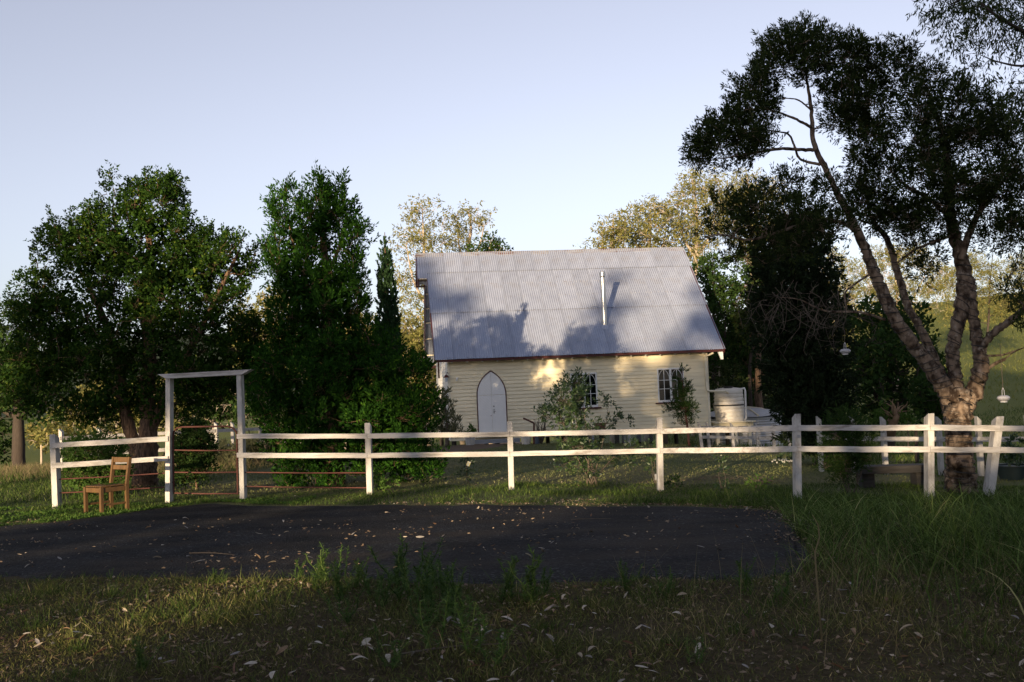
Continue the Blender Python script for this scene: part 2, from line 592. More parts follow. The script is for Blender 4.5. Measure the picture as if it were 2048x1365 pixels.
def asphalt():
    m = bpy.data.materials.new('worn asphalt chip seal')
    m.use_nodes = True
    t = m.node_tree
    b = t.nodes['Principled BSDF']
    b.inputs['Roughness'].default_value = .9
    b.inputs['Specular IOR Level'].default_value = .12
    tc = _n(t, 'ShaderNodeTexCoord')
    v = _n(t, 'ShaderNodeTexVoronoi')
    v.inputs['Scale'].default_value = 42
    t.links.new(tc.outputs['Object'], v.inputs['Vector'])
    cr = _n(t, 'ShaderNodeValToRGB')
    e = cr.color_ramp.elements
    e[0].color = (.012, .012, .0125, 1)
    e[1].color = (.11, .11, .11, 1)
    e[0].position, e[1].position = .25, 1.0
    x = e.new(.8)
    x.color = (.028, .028, .03, 1)
    t.links.new(v.outputs['Color'], cr.inputs[0])
    n = _n(t, 'ShaderNodeTexNoise')
    n.inputs['Scale'].default_value = 1.1
    n.inputs['Detail'].default_value = 7
    t.links.new(tc.outputs['Object'], n.inputs['Vector'])
    r = _n(t, 'ShaderNodeMapRange')
    r.inputs[1].default_value, r.inputs[2].default_value = .35, .7
    r.inputs[3].default_value, r.inputs[4].default_value = .55, 1.45
    t.links.new(n.outputs[0], r.inputs[0])
    hs = _n(t, 'ShaderNodeHueSaturation')
    t.links.new(cr.outputs[0], hs.inputs['Color'])
    t.links.new(r.outputs[0], hs.inputs['Value'])
    mp_ = _n(t, 'ShaderNodeMapping')
    mp_.inputs['Scale'].default_value = (.45, 1.5, 1)
    t.links.new(tc.outputs['Object'], mp_.inputs[0])
    n2 = _n(t, 'ShaderNodeTexNoise')
    n2.inputs['Scale'].default_value = .9
    n2.inputs['Detail'].default_value = 8
    t.links.new(mp_.outputs[0], n2.inputs['Vector'])
    r2 = _n(t, 'ShaderNodeMapRange')
    r2.inputs[1].default_value, r2.inputs[2].default_value, r2.inputs[4].default_value = .45, .68, .75
    t.links.new(n2.outputs[0], r2.inputs[0])
    mx = _n(t, 'ShaderNodeMix', data_type='RGBA')
    mx.inputs[7].default_value = (.045, .036, .028, 1)
    t.links.new(r2.outputs[0], mx.inputs[0])
    t.links.new(hs.outputs[0], mx.inputs[6])
    t.links.new(mx.outputs[2], b.inputs['Base Color'])
    bp = _n(t, 'ShaderNodeBump')
    bp.inputs['Strength'].default_value = 1.0
    bp.inputs['Distance'].default_value = .02
    t.links.new(v.outputs['Distance'], bp.inputs['Height'])
    t.links.new(bp.outputs[0], b.inputs['Normal'])
    return m

road = link('road', rm, asphalt())
tag(road, kind='structure')
ROADP = np.r_[bw, tw[::-1]]

def in_poly(x, y, P):
    ins = np.zeros(len(x), bool)
    j = len(P) - 1
    for i in range(len(P)):
        c = ((P[i, 1] > y) != (P[j, 1] > y)) & (x < (P[j, 0] - P[i, 0]) * (y - P[i, 1]) / (P[j, 1] - P[i, 1] + 1e-12) + P[i, 0])
        ins ^= c
        j = i
    return ins

# ---- bare path up to the church door
pp = [(905, 893), (960, 884), (1045, 880), (1060, 888), (1000, 896), (930, 905), (850, 915), (835, 912)]
PW = np.array([gnd(*q)[:2] for q in pp])
pc = PW.mean(0)
ring = resample(np.r_[PW, PW[:1]], 64)[:-1]
vv_, ff_ = [], []
for k in np.linspace(.02, 1, 9):
    q = pc + (ring - pc) * k
    z = hz(q[:, 0], q[:, 1]) + (.02 if k < .99 else -.02)
    vv_.append(np.c_[q, z])
n = len(ring)
for i in range(8):
    for k in range(n):
        ff_.append((i * n + k, i * n + (k + 1) % n, (i + 1) * n + (k + 1) % n, (i + 1) * n + k))
path = link('path', np_mesh('path', np.concatenate(vv_), np.array(ff_), True),
            material('bare earth path', (.13, .085, .05), (.08, .052, .032), 5, .95, .5, 30))
tag(path, kind='structure')
# ================================================================== CHURCH
YAW = 0.1311
CL, RUN, ZE, ZR, OL, OR_, OV, HOOD = 10.34, 4.325, 2.7215, 7.4543, 0.533, 0.604, 0.455, 0.39
CH_Z = -0.62
church = thing('church', 'small cream weatherboard church with steep corrugated iron roof and arched white door', 'church', (-2.5066, 38.4903, CH_Z), YAW)
CHM = TM[church.name]

def ch(a, b, z):
    """church-frame point (z absolute) to the local frame of the church empty"""
    return (a, b, z - CH_Z)

def ch_w(a, b, z):
    return np.array(CHM @ Vector(ch(a, b, z)))

FLOOR = -0.2
DOOR_X, DW, DS, DA = 1.635, 0.585, 1.30, 2.25       # centre, half width (outer frame), spring, apex
WIN = [(4.77, 5.83, .65, 2.01), (8.27, 9.36, .715, 2.065)]

def lancet_half(z, w, s, a):
    if z <= s:
        return w
    if z >= a:
        return 0.0
    h = a - s
    R_ = (w * w + h * h) / (2 * w)
    return (w - R_) + math.sqrt(max(R_ * R_ - (z - s) ** 2, 0))

# --- weatherboards, course by course, cut round the openings
BH, Z0, Z1 = 0.1385, -0.41, 2.70
ncourse = int(round((Z1 - Z0) / BH))
BH = (Z1 - Z0) / ncourse

def board(x0b, x1b, x0t, x1t, z, nm='weatherboard', m=CREAM):
    h = BH + .012
    yb, yt = -.042, -.006
    v = [(x0b, yb, z), (x1b, yb, z), (x1t, yt, z + h), (x0t, yt, z + h), (x0b, .0, z), (x1b, .0, z), (x1t, .0, z + h), (x0t, .0, z + h)]
    v = [ch(*q) for q in v]
    mb = MB().add(v, [(0, 1, 2, 3), (5, 4, 7, 6), (4, 5, 1, 0), (3, 2, 6, 7), (4, 0, 3, 7), (1, 5, 6, 2)])
    return mb.build(nm, m, church)

for i in range(ncourse):
    z = Z0 + i * BH
    jit = random.uniform(-.0015, .0015)
    cuts = []
    zb, zt = z, z + BH + .012
    if zb < DA:
        hb, ht = lancet_half(max(zb, FLOOR), DW, DS, DA), lancet_half(zt, DW, DS, DA)
        cuts.append((DOOR_X - hb, DOOR_X + hb, DOOR_X - ht, DOOR_X + ht) if zb > FLOOR - .1 else None)
    for (xa, xb, za, zz) in WIN:
        if zb < zz and zt > za:
            cuts.append((xa, xb, xa, xb))
    cuts = [c for c in cuts if c]
    cb, ct = .05, .05
    for c in cuts:
        board(cb, c[0], ct, c[2], z + jit)
        cb, ct = c[1], c[3]
    # long courses are two boards butted at a random joint
    end = CL - .05
    if end - max(cb, ct) > 6:
        j = random.uniform(3.2, 7)
        board(cb, j - .001, ct, j - .001, z + jit)
        board(j + .001, end, j + .001, end, z + jit)
    else:
        board(cb, end, ct, end, z + jit)

# --- backing walls with real window openings, floor, other walls
mb = MB()
def bq(x0, x1, z0, z1, y0=.002, y1=.09):
    mb.box(ch((x0 + x1) / 2, (y0 + y1) / 2, (z0 + z1) / 2), (x1 - x0, y1 - y0, z1 - z0))
w1, w2 = WIN
bq(0.0, w1[0], Z0, Z1)
bq(w1[1], w2[0], Z0, Z1)
bq(w2[1], CL, Z0, Z1)
for w in WIN:
    bq(w[0] + .0005, w[1] - .0005, Z0, w[2] - .0)
    bq(w[0] + .0005, w[1] - .0005, w[3], Z1)
mb.build('wall', CREAM2, church)
W2 = 2 * RUN
MB().box(ch(CL / 2, W2 - .05, (Z0 + Z1) / 2), (CL, .1, Z1 - Z0)).build('rear_wall', CREAM, church)
slope = (ZR - ZE) / (RUN + OV)
zw = ZE + slope * OV                                  # roof height over the wall line

def gable(x0, x1, nm, m):
    poly = [(.1, Z0), (W2 - .1, Z0), (W2 - .1, zw - .16), (RUN, ZR - .2), (.1, zw - .16)]
    v = [ch(x0, b, z) for b, z in poly] + [ch(x1, b, z) for b, z in poly]
    f_ = [(0, 1, 2, 3, 4), (9, 8, 7, 6, 5)] + [(j, i, i + 5, j + 5) for i, j in zip(range(5), [1, 2, 3, 4, 0])]
    MB().add(v, f_).build(nm, m, church)
gable(CL - .1, CL - .004, 'gable_wall', CREAM)
gable(.012, .1, 'gable_wall', HOUSE_WHITE)
nb = int((ZR - .3 - Z0) / BH)
for i in range(nb):                                   # white painted boards of the entrance gable
    z = Z0 + i * BH
    zt = z + BH
    lim = lambda q: max(0.0, (q - (zw - .16)) / ((ZR - .2) - (zw - .16))) * RUN if q > zw - .16 else 0.0
    b0, b1 = max(.05, lim(z)), min(W2 - .05, W2 - lim(z))
    c0, c1 = max(.05, lim(zt)), min(W2 - .05, W2 - lim(zt))
    if c1 - c0 < .1:
        break
    v = [ch(-.016, b0, z), ch(-.016, b1, z), ch(.002, c1, zt + .01), ch(.002, c0, zt + .01), ch(.011, b0, z), ch(.011, b1, z), ch(.011, c1, zt + .01), ch(.011, c0, zt + .01)]
    MB().add(v, [(3, 2, 1, 0), (4, 5, 6, 7), (0, 1, 5, 4), (2, 3, 7, 6), (3, 0, 4, 7), (1, 2, 6, 5)]).build('gable_board', HOUSE_WHITE, church)
MB().box(ch(CL / 2, RUN, FLOOR - .1), (CL - .21, W2 - .21, .1)).build('floor', DARKW, church)
MB().box(ch(CL / 2 + 1.0, RUN, 1.4), (.06, W2 - .4, 2.9)).build('inner_partition', DARKW, church)
for x, m in ((.012, HOUSE_WHITE), (CL - .012, CREAM2)):
    MB().box(ch(x, -.012, (Z0 + Z1) / 2), (.085, .085, Z1 - Z0)).build('corner_board', m if x > 1 else CREAM2, church, bevel=.004)
# stumps and the dark skirt under the floor
for k in range(7):
    a = .12 + k * (CL - .24) / 6
    for b in (.12, RUN, W2 - .12):
        g = ch_w(a, b, 0)
        zg = h1(g[0], g[1])
        MB().lathe([(.1, zg - .2 - CH_Z), (.09, Z0 - .002 - CH_Z)], (a, b, 0), 10).build('stump', DARKW, church)
# --- roof iron: sheets with real corrugations
slen = math.hypot(RUN + OV, ZR - ZE)
ang = math.atan2(ZR - ZE, RUN + OV)

def sheet_mesh(width, v0, v1, ncorr, nm):
    us = np.linspace(0, width, ncorr * 6 + 1)
    amp = .0115
    zz = amp * np.cos(us / width * ncorr * 2 * np.pi)
    V, F_ = [], []
    for v, dz in ((v0, 0.014), (v1, -0.004)):
        for u, z in zip(us, zz):
            V.append((u, v, z + dz))
    n = len(us)
    F_ = [(i, i + 1, n + i + 1, n + i) for i in range(n - 1)]
    return np_mesh(nm, np.array(V), np.array(F_), True)

FR = [0.0, .414, .802, 1.0]
x_lo, x_hi = -OL, CL + OR_
nsh = 15
shw = (x_hi - x_lo) / nsh
row_mesh = [sheet_mesh(shw + .03, FR[i] * slen - (.02 if i == 0 else .06), FR[i + 1] * slen, 9, 'roof_sheet') for i in range(3)]
def roof_mat(side):
    # sheet frame: x along ridge, y up the slope, z out of the roof
    if side == 0:
        return Matrix.Translation(ch(0, -OV, ZE)) @ Matrix.Rotation(ang, 4, 'X')
    return Matrix.Translation(ch(0, W2 + OV, ZE)) @ Matrix.Rotation(math.pi, 4, 'Z') @ Matrix.Rotation(ang, 4, 'X')
for side in (0, 1):
    RMx = roof_mat(side)
    for r in range(3):
        for k in range(nsh):
            x = x_lo + k * shw
            if side == 1:
                x = -(x + shw)
            o = link('roof_sheet', row_mesh[r], IRON, church)
            o.matrix_local = RMx @ Matrix.Translation((x, 0, .016 + (.008 if k % 2 else 0) + r * .01))
    hm = sheet_mesh(HOOD + .02, .741 * slen, slen, 4, 'hood_sheet')
    o = link('hood_sheet', hm, IRON, church)
    o.matrix_local = RMx @ Matrix.Translation(((x_lo - HOOD) if side == 0 else (-x_lo - .02), 0, .02))
# nail rows
mb = MB()
RM0 = roof_mat(0)
for fr in (.006, .112, .267, .408, .542, .67, .797, .985):
    u = x_lo + .04
    while u < x_hi - .03:
        if random.random() < .8:
            p = RM0 @ Vector((u + random.uniform(-.01, .01), fr * slen + random.uniform(-.012, .012), .045))
            for q in ((-.012, -.012), (.012, -.012), (.012, .012), (-.012, .012)):
                pass
            mb.box(p, (.02, .02, .012), Matrix.Rotation(ang, 3, 'X'))
        u += .0762 * random.choice((1, 2, 2))
o = mb.build('roof_nails', material('lead nail heads', (.5, .5, .52), (.16, .11, .09), 3, .5, contrast=.1), church)
tag(o, kind='stuff')
# ridge capping in lengths
rx = [x_lo - HOOD - .02, x_lo + 2.2, x_lo + 4.1, x_lo + 6.6, x_lo + 9.2, x_hi + .03]
for i in range(5):
    a0, a1 = rx[i], rx[i + 1] + (.05 if i < 4 else 0)
    up = .045 + .006 * (i % 2)
    w_ = .27
    prof = []
    for s_, q in ((-1, 1.0), (-1, .04), (1, .04), (1, 1.0)):
        d = w_ * q
        prof.append((RUN + s_ * d * math.cos(ang), ZR - d * math.sin(ang) + up))
    v = [ch(a0, b, z) for b, z in prof] + [ch(a1, b, z) for b, z in prof] + [ch(a0, b, z - .012) for b, z in prof] + [ch(a1, b, z - .012) for b, z in prof]
    MB().add(v, [(0, 4, 5, 1), (1, 5, 6, 2), (2, 6, 7, 3), (8, 9, 13, 12), (9, 10, 14, 13), (10, 11, 15, 14), (0, 8, 12, 4), (3, 7, 15, 11)]).build('ridge_cap', RUSTCAP, church)
# purlins under the iron, rafters, barge boards and fascia
def sl(b_from_eave, drop=0.0, side=0):
    """point on the roof line at slope distance from the eave"""
    b = -OV + b_from_eave * math.cos(ang)
    z = ZE + b_from_eave * math.sin(ang)
    b += drop * math.sin(ang)
    z -= drop * math.cos(ang)
    return (b if side == 0 else W2 - b), z
for side in (0, 1):
    for fr in (.02, .112, .267, .414, .542, .67, .80, .97):
        b, z = sl(fr * slen, .035, side)
        MB().bar(ch(x_lo + .035 if fr < .75 else x_lo - HOOD + .035, b, z), ch(x_hi - .035, b, z), .05, .05).build('purlin', CREAM2, church)
    k = 0
    a = .13
    while a < CL:
        b0, z0 = sl(.02, .155, side)
        b1, z1 = sl(slen - .1, .155, side)
        MB().bar(ch(a, b0, z0), ch(a, b1, z1), .06, .12).build('rafter', HOUSE_WHITE, church)
        a += .588
    for xe in (x_lo + .005, x_hi - .005):                          # barge boards
        top = slen - .02 if xe > 0 else .745 * slen
        b0, z0 = sl(-.06, .07, side)
        b1, z1 = sl(top, .07, side)
        MB().bar(ch(xe, b0, z0), ch(xe, b1, z1), .035, .2).build('barge_board', DRED, church)
    b0, z0 = sl(.735 * slen, .07, side)
    b1, z1 = sl(slen - .02, .07, side)
    MB().bar(ch(x_lo - HOOD + .005, b0, z0), ch(x_lo - HOOD + .005, b1, z1), .035, .2).build('hood_barge', DRED, church)
    b0, z0 = sl(.74 * slen, .06, side)
    MB().bar(ch(x_lo - HOOD + .03, b0, z0), ch(x_lo + .0, b0, z0), .04, .1).build('hood_fascia', DARKW, church)
    b0, z0 = sl(.0, .06, side)
    MB().bar(ch(x_lo - .01, b0, z0), ch(x_hi + .02, b0, z0), .03, .095).build('fascia', DRED, church)
# drop pendants at the foot of the barges
MB().box(ch(x_lo - HOOD + .005, sl(.735 * slen, .1)[0], sl(.735 * slen, .1)[1] - .16), (.05, .06, .3)).build('pendant', DRED, church)
MB().box(ch(x_lo - .02, W2 + OV - .02, ZE - .22), (.07, .07, .5)).build('pendant', DRED, church)
MB().box(ch(x_lo + .16, -.02 + .0, ZE - .38), (.06, .06, .62)).build('gable_post', DRED, church)
# bracket at the far end of the eave
MB().add([ch(CL + .36, -OV + .06, ZE - .1), ch(CL + .56, -OV + .06, ZE - .1), ch(CL + .56, -OV + .06, ZE - .4), ch(CL + .47, -OV + .06, ZE - .4),
          ch(CL + .36, -OV + .14, ZE - .1), ch(CL + .56, -OV + .14, ZE - .1), ch(CL + .56, -OV + .14, ZE - .4), ch(CL + .47, -OV + .14, ZE - .4)],
         [(0, 3, 2, 1), (4, 5, 6, 7), (0, 1, 5, 4), (1, 2, 6, 5), (2, 3, 7, 6), (3, 0, 4, 7)]).build('eave_bracket', HOUSE_WHITE, church)

# --- door: pointed double door with fixed upper panels
def lancet_poly(w, s, a, z0, n=10, x=0.0):
    pts = [(x + w, z0), (x + w, s)]
    for k in range(1, n + 1):
        z = s + (a - s) * (1 - (1 - k / n) ** 1.6) if k < n else a
        pts.append((x + lancet_half(z, w, s, a), z))
    return pts
# frame as an arched strip
fw = .036
outer = lancet_poly(DW, DS, DA, FLOOR)
inner = lancet_poly(DW - fw, DS, DA - fw * 1.25, FLOOR)
dmat = bpy.data.materials.new('white diagonal boarding')
dmat.use_nodes = True
t = dmat.node_tree
b_ = t.nodes['Principled BSDF']
b_.inputs['Roughness'].default_value = .5
tc = _n(t, 'ShaderNodeTexCoord')
sx = _n(t, 'ShaderNodeSeparateXYZ')
t.links.new(tc.outputs['Object'], sx.inputs[0])
ab = _n(t, 'ShaderNodeMath', operation='SUBTRACT')
ab.inputs[1].default_value = DOOR_X
t.links.new(sx.outputs[0], ab.inputs[0])
a2 = _n(t, 'ShaderNodeMath', operation='ABSOLUTE')
t.links.new(ab.outputs[0], a2.inputs[0])
sm = _n(t, 'ShaderNodeMath', operation='SUBTRACT')
t.links.new(sx.outputs[2], sm.inputs[0])
t.links.new(a2.outputs[0], sm.inputs[1])
ml = _n(t, 'ShaderNodeMath', operation='MULTIPLY')
ml.inputs[1].default_value = 9.0
t.links.new(sm.outputs[0], ml.inputs[0])
fc = _n(t, 'ShaderNodeMath', operation='FRACT')
t.links.new(ml.outputs[0], fc.inputs[0])
gt = _n(t, 'ShaderNodeMath', operation='GREATER_THAN')
gt.inputs[1].default_value = .12
t.links.new(fc.outputs[0], gt.inputs[0])
bp = _n(t, 'ShaderNodeBump')
bp.inputs['Strength'].default_value = .4
bp.inputs['Distance'].default_value = .006
t.links.new(gt.outputs[0], bp.inputs['Height'])
t.links.new(bp.outputs[0], b_.inputs['Normal'])
nz = _n(t, 'ShaderNodeTexNoise')
nz.inputs['Scale'].default_value = 4
mx = _n(t, 'ShaderNodeMix', data_type='RGBA')
mx.inputs[6].default_value = (.8, .79, .78, 1)
mx.inputs[7].default_value = (.73, .72, .7, 1)
t.links.new(tc.outputs['Object'], nz.inputs['Vector'])
t.links.new(nz.outputs[0], mx.inputs[0])
t.links.new(mx.outputs[2], b_.inputs['Base Color'])

frame_mb = MB()
for sgn in (1, -1):
    n = len(outer)
    v = []
    for y in (-.05, .0):
        for (x, z) in outer:
            v.append(ch(DOOR_X + sgn * x, y, z))
        for (x, z) in inner:
            v.append(ch(DOOR_X + sgn * x, y, z))
    f_ = []
    for i in range(n - 1):
        q = [(i, i + 1, n + i + 1, n + i), (2 * n + n + i, 2 * n + n + i + 1, 2 * n + i + 1, 2 * n + i),
             (i + 1, i, 2 * n + i, 2 * n + i + 1), (n + i, n + i + 1, 3 * n + i + 1, 3 * n + i)]
        f_ += [tuple(reversed(w)) if sgn > 0 else w for w in q]
    frame_mb.add(v, f_)
door = frame_mb.build('door_frame', DRED, church)
DI = DW - fw - .003
for sgn in (1, -1):
    leaf = [(0.004, FLOOR + .01), (DI, FLOOR + .01), (DI, DS - .006), (.004, DS - .006)]
    poly = [(DOOR_X + sgn * x, z - CH_Z) for x, z in leaf]
    if sgn < 0:
        poly.reverse()
    lf = MB().prism(poly, -.034, -.002).build('door_leaf', dmat, church)
    up = [(0.004, DS + .006)] + [q for q in lancet_poly(DI, DS + .006, DA - fw * 1.25 - .004, DS + .006)][1:]
    up[-1] = (.004, up[-1][1])
    poly = [(DOOR_X + sgn * x, z - CH_Z) for x, z in up]
    if sgn < 0:
        poly.reverse()
    MB().prism(poly, -.032, -.002).build('door_upper_panel', dmat, church)
    if sgn > 0:
        hm_ = material('dull brass lock', (.1, .09, .07), (.06, .055, .045), 9, .4, metal=.6)
        cx_ = DOOR_X + .07
        MB().box(ch(cx_, -.045, .86), (.035, .02, .045)).build('door_lock', hm_, lf)
        MB().box(ch(cx_, -.036, .64), (.028, .008, .12)).build('handle_plate', hm_, lf)
        MB().bar(ch(cx_, -.07, .66), ch(cx_ + .07, -.06, .66), .012, .012).build('door_handle', hm_, lf)
        MB().bar(ch(cx_ - .02, -.05, .74), ch(cx_ + .03, -.05, .74), .02, .016).build('door_bolt', hm_, lf)
    else:
        MB().box(ch(DOOR_X - .05, -.045, .5), (.025, .02, .03)).build('door_knob', TERRA, lf)
MB().box(ch(DOOR_X, -.16, FLOOR - .06), (1.5, .34, .1)).build('door_sill', CREAM2, church)
MB().box(ch(DOOR_X, -.5, FLOOR - .26), (1.9, .4, .14)).build('door_step', CONC, church)

# --- windows
GLASS = bpy.data.materials.new('dark window glass')
GLASS.use_nodes = True
t = GLASS.node_tree
b_ = t.nodes['Principled BSDF']
b_.inputs['Base Color'].default_value = (.008, .011, .01, 1)
b_.inputs['Roughness'].default_value = .06
b_.inputs['Specular IOR Level'].default_value = .5
tr = _n(t, 'ShaderNodeBsdfTransparent')
tr.inputs[0].default_value = (.6, .65, .62, 1)
mxs = _n(t, 'ShaderNodeMixShader')
mxs.inputs[0].default_value = .35
t.links.new(b_.outputs[0], mxs.inputs[1])
t.links.new(tr.outputs[0], mxs.inputs[2])
t.links.new(mxs.outputs[0], t.nodes['Material Output'].inputs[0])

for (xa, xb, za, zz) in WIN:
    mb = MB()
    fwid = .055
    def fr_(x0, x1, z0, z1, y0=-.045, y1=.04):
        mb.box(ch((x0 + x1) / 2, (y0 + y1) / 2, (z0 + z1) / 2), (x1 - x0, y1 - y0, z1 - z0))
    fr_(xa, xa + fwid, za, zz)
    fr_(xb - fwid, xb, za, zz)
    fr_(xa + fwid, xb - fwid, zz - fwid, zz)
    fr_(xa + fwid, xb - fwid, za, za + .085)
    xm = (xa + xb) / 2
    fr_(xm - .04, xm + .04, za + .085, zz - fwid)
    win = mb.build('window', HOUSE_WHITE, church, bevel=.003)
    MB().box(ch(xm, -.06, za - .028), (xb - xa + .22, .12, .05)).build('window_sill', DRED, win)
    for (s0, s1) in ((xa + fwid, xm - .04), (xm + .04, xb - fwid)):
        zb, zt = za + .085, zz - fwid
        H = zt - zb
        c = (s0 + s1) / 2
        rows = [zb, zb + .37 * H, zb + .655 * H, zt]
        MB().box(ch(c, -.0, (zb + zt) / 2), (.022, .024, H)).build('glazing_bar', HOUSE_WHITE, win)
        for z in rows[1:3]:
            for q in (-1, 1):
                MB().box(ch(c + q * ((s1 - s0) / 4 + .0055), -.001, z), ((s1 - s0) / 2 - .011, .022, .02)).build('glazing_bar', HOUSE_WHITE, win)
        hw = (s1 - s0) / 2
        for q in (-1, 1):                                  # pointed tracery
            pts = []
            for k in range(9):
                z = rows[2] + (zt - rows[2]) * k / 8
                pts.append(ch(c + q * max(.0, lancet_half(z, hw - .008, rows[2] + .06, zt + .02)), -.012, z))
            MB().tube(pts, .011, 5).build('arch_bar', HOUSE_WHITE, win)
        for col_ in (0, 1):
            for r in range(3):
                x0, x1 = (s0, c) if col_ == 0 else (c, s1)
                o = MB().add([(-(x1 - x0) / 2 + .001, 0, -(rows[r + 1] - rows[r]) / 2 + .001), ((x1 - x0) / 2 - .001, 0, -(rows[r + 1] - rows[r]) / 2 + .001),
                              ((x1 - x0) / 2 - .001, 0, (rows[r + 1] - rows[r]) / 2 - .001), (-(x1 - x0) / 2 + .001, 0, (rows[r + 1] - rows[r]) / 2 - .001),
                              (-(x1 - x0) / 2 + .001, .004, -(rows[r + 1] - rows[r]) / 2 + .001), ((x1 - x0) / 2 - .001, .004, -(rows[r + 1] - rows[r]) / 2 + .001),
                              ((x1 - x0) / 2 - .001, .004, (rows[r + 1] - rows[r]) / 2 - .001), (-(x1 - x0) / 2 + .001, .004, (rows[r + 1] - rows[r]) / 2 - .001)],
                             [(0, 1, 2, 3), (7, 6, 5, 4), (4, 5, 1, 0), (3, 2, 6, 7), (4, 0, 3, 7), (1, 5, 6, 2)]).build('pane', GLASS, win)
                o.matrix_local = Matrix.Translation(ch((x0 + x1) / 2, .006, (rows[r] + rows[r + 1]) / 2)) @ Matrix.Rotation(random.uniform(-.012, .012), 4, 'Z') @ Matrix.Rotation(random.uniform(-.012, .012), 4, 'X')

# --- flue
fa, fb, fz = 6.41, .69, 3.86
fl = MB().tube([ch(fa, fb, fz - .12), ch(fa, fb, fz + 2.0)], .1, 16).build('flue', STEEL, church, smooth=True)
MB().lathe([(.118, 0), (.118, .02), (.085, .02)], ch(fa, fb, fz + 1.98), 16).build('flue_band', BLACK, fl)
MB().lathe([(.122, 0), (.122, .15), (.1, .17), (.02, .18)], ch(fa, fb, fz + 2.03), 16).build('flue_cowl', STEEL, fl, smooth=True)
MB().lathe([(.22, -.02), (.19, .06), (.12, .16), (.11, .18)], ch(fa, fb + .02, fz - .12), 16).build('flue_flashing', IRON, fl)
for s_ in (-1, 1):
    MB().bar(ch(fa + s_ * .1, fb, fz + .82), ch(fa + s_ * .32, fb + .8, fz + .9), .02, .02).build('flue_stay', CONC, fl)

# --- lamp, sensor light, downpipe to the tank
lm = MB().lathe([(.02, .1), (.05, .08), (.12, .0), (.11, -.01)], ch(-.1, -.2, 2.05), 14).build('wall_lamp', DRED, church)
MB().lathe([(.03, -.16), (.055, -.14), (.06, -.02)], ch(-.1, -.2, 2.05), 12).build('lamp_glass', material('lamp glass', (.5, .55, .6), (.45, .5, .55), 4, .1), lm)
MB().tube([ch(.0, -.03, 2.2), ch(-.06, -.16, 2.24), ch(-.1, -.2, 2.14)], .012, 6).build('lamp_arm', DRED, lm)
sl_ = MB().box(ch(.32, -.08, 2.0), (.07, .08, .06)).build('sensor_light', HOUSE_WHITE, church, bevel=.01)
MB().tube([ch(.32, -.1, 1.98), ch(.29, -.2, 1.93)], [.03, .045], 8).build('lamp_head', HOUSE_WHITE, sl_)
dp = MB().tube([ch(CL + .2, -.3, ZE - .12), ch(CL + .05, -.22, ZE - .2), ch(CL - .08, -.1, ZE - .25), ch(CL - .08, -.09, 1.2), ch(CL - .06, -.11, 1.12),
                ch(CL + .02, -.13, 1.08), ch(CL + .85, .35, 1.04), ch(CL + .98, .42, .96)], .045, 10).build('downpipe', CREAM2, church, smooth=True)
MB().tube([ch(CL + .04, .02, ZE - .2), ch(CL + .04, .02, -.3)], .02, 8).build('vent_pipe', CREAM2, church)
# square mesh skirt under the floor near the second window
mb = MB()
for k in range(26):
    x = 6.2 + k * .07
    for s_ in (-1, 1):
        mb.bar(ch(x, -.012 + .006 * s_, Z0 - .02), ch(x + s_ * .35, -.012 + .006 * s_, Z0 - .38), .008, .008, (0, 1, 0))
mb.build('mesh_skirt', CONC, church)
# ================================================================== FENCES, GATE
def post(parent, base_px, top_px_, Y, w=.1, d=.18, mat=WHITE, slant=.07, nm='post'):
    b, t_ = at(*base_px, Y), at(*top_px_, Y)
    b[2] = h1(b[0], Y)
    ax = (t_ - b)
    dirn = ax / np.linalg.norm(ax)
    b = b - dirn * .3
    mb = MB()
    v = []
    for q, s in ((b, 0), (t_, 1)):
        for x, y in ((-w / 2, 0), (w / 2, 0), (w / 2, d), (-w / 2, d)):
            v.append((q[0] + x, q[1] + y, q[2] - (slant if s and y > 0 else 0)))
    mb.add(v, [(3, 2, 1, 0), (4, 5, 6, 7), (0, 1, 5, 4), (1, 2, 6, 5), (2, 3, 7, 6), (3, 0, 4, 7)])
    return mb.build(nm, mat, parent, world=True, bevel=.006)

def rail(parent, p0, p1, Y0, Y1, h=.09, th=.045, mat=WHITE_RAIL, off=-.004, nm='rail'):
    a, b = at(*p0, Y0), at(*p1, Y1)
    a[1] += off
    b[1] += off
    # slightly uneven sawn rail
    mb = MB()
    n = 7
    v, f_ = [], []
    for i in range(n):
        t_ = i / (n - 1)
        p = a + (b - a) * t_
        j = random.uniform(-.004, .004)
        hh = h / 2 + random.uniform(-.003, .003)
        for y, z in ((-th / 2, -hh), (th / 2, -hh), (th / 2, hh), (-th / 2, hh)):
            v.append((p[0], p[1] + y, p[2] + z + j))
    for i in range(n - 1):
        for k in range(4):
            q = i * 4
            f_.append((q + k, q + 4 + k, q + 4 + (k + 1) % 4, q + (k + 1) % 4))
    f_ += [(0, 1, 2, 3), (n * 4 - 1, n * 4 - 2, n * 4 - 3, n * 4 - 4)]
    mb.add(v, f_)
    return mb.build(nm, mat, parent, world=True, bevel=.005)

def pipe(parent, p0, p1, Y0, Y1, r=.0115, mat=RUST, nm='pipe_rail'):
    a, b = at(*p0, Y0), at(*p1, Y1)
    m = (a + b) / 2 + np.array([0, 0, -.008])
    return MB().tube([a, m, b], r, 8).build(nm, mat, parent, world=True, smooth=True)

YF = 18.0
fl_ = thing('post_and_rail_fence', 'short white post and rail fence behind the wooden chair with lower red pipes', 'fence', on_gnd(108, 17.6))
post(fl_, (110, 1012), (104, 869), 17.6)
rail(fl_, (102, 892), (337, 877.5), 17.58, YF)
rail(fl_, (104, 932), (337, 917), 17.58, YF)
pipe(fl_, (114, 959), (340, 946), 17.69, 18.09)
pipe(fl_, (116, 986.5), (340, 974), 17.69, 18.09)

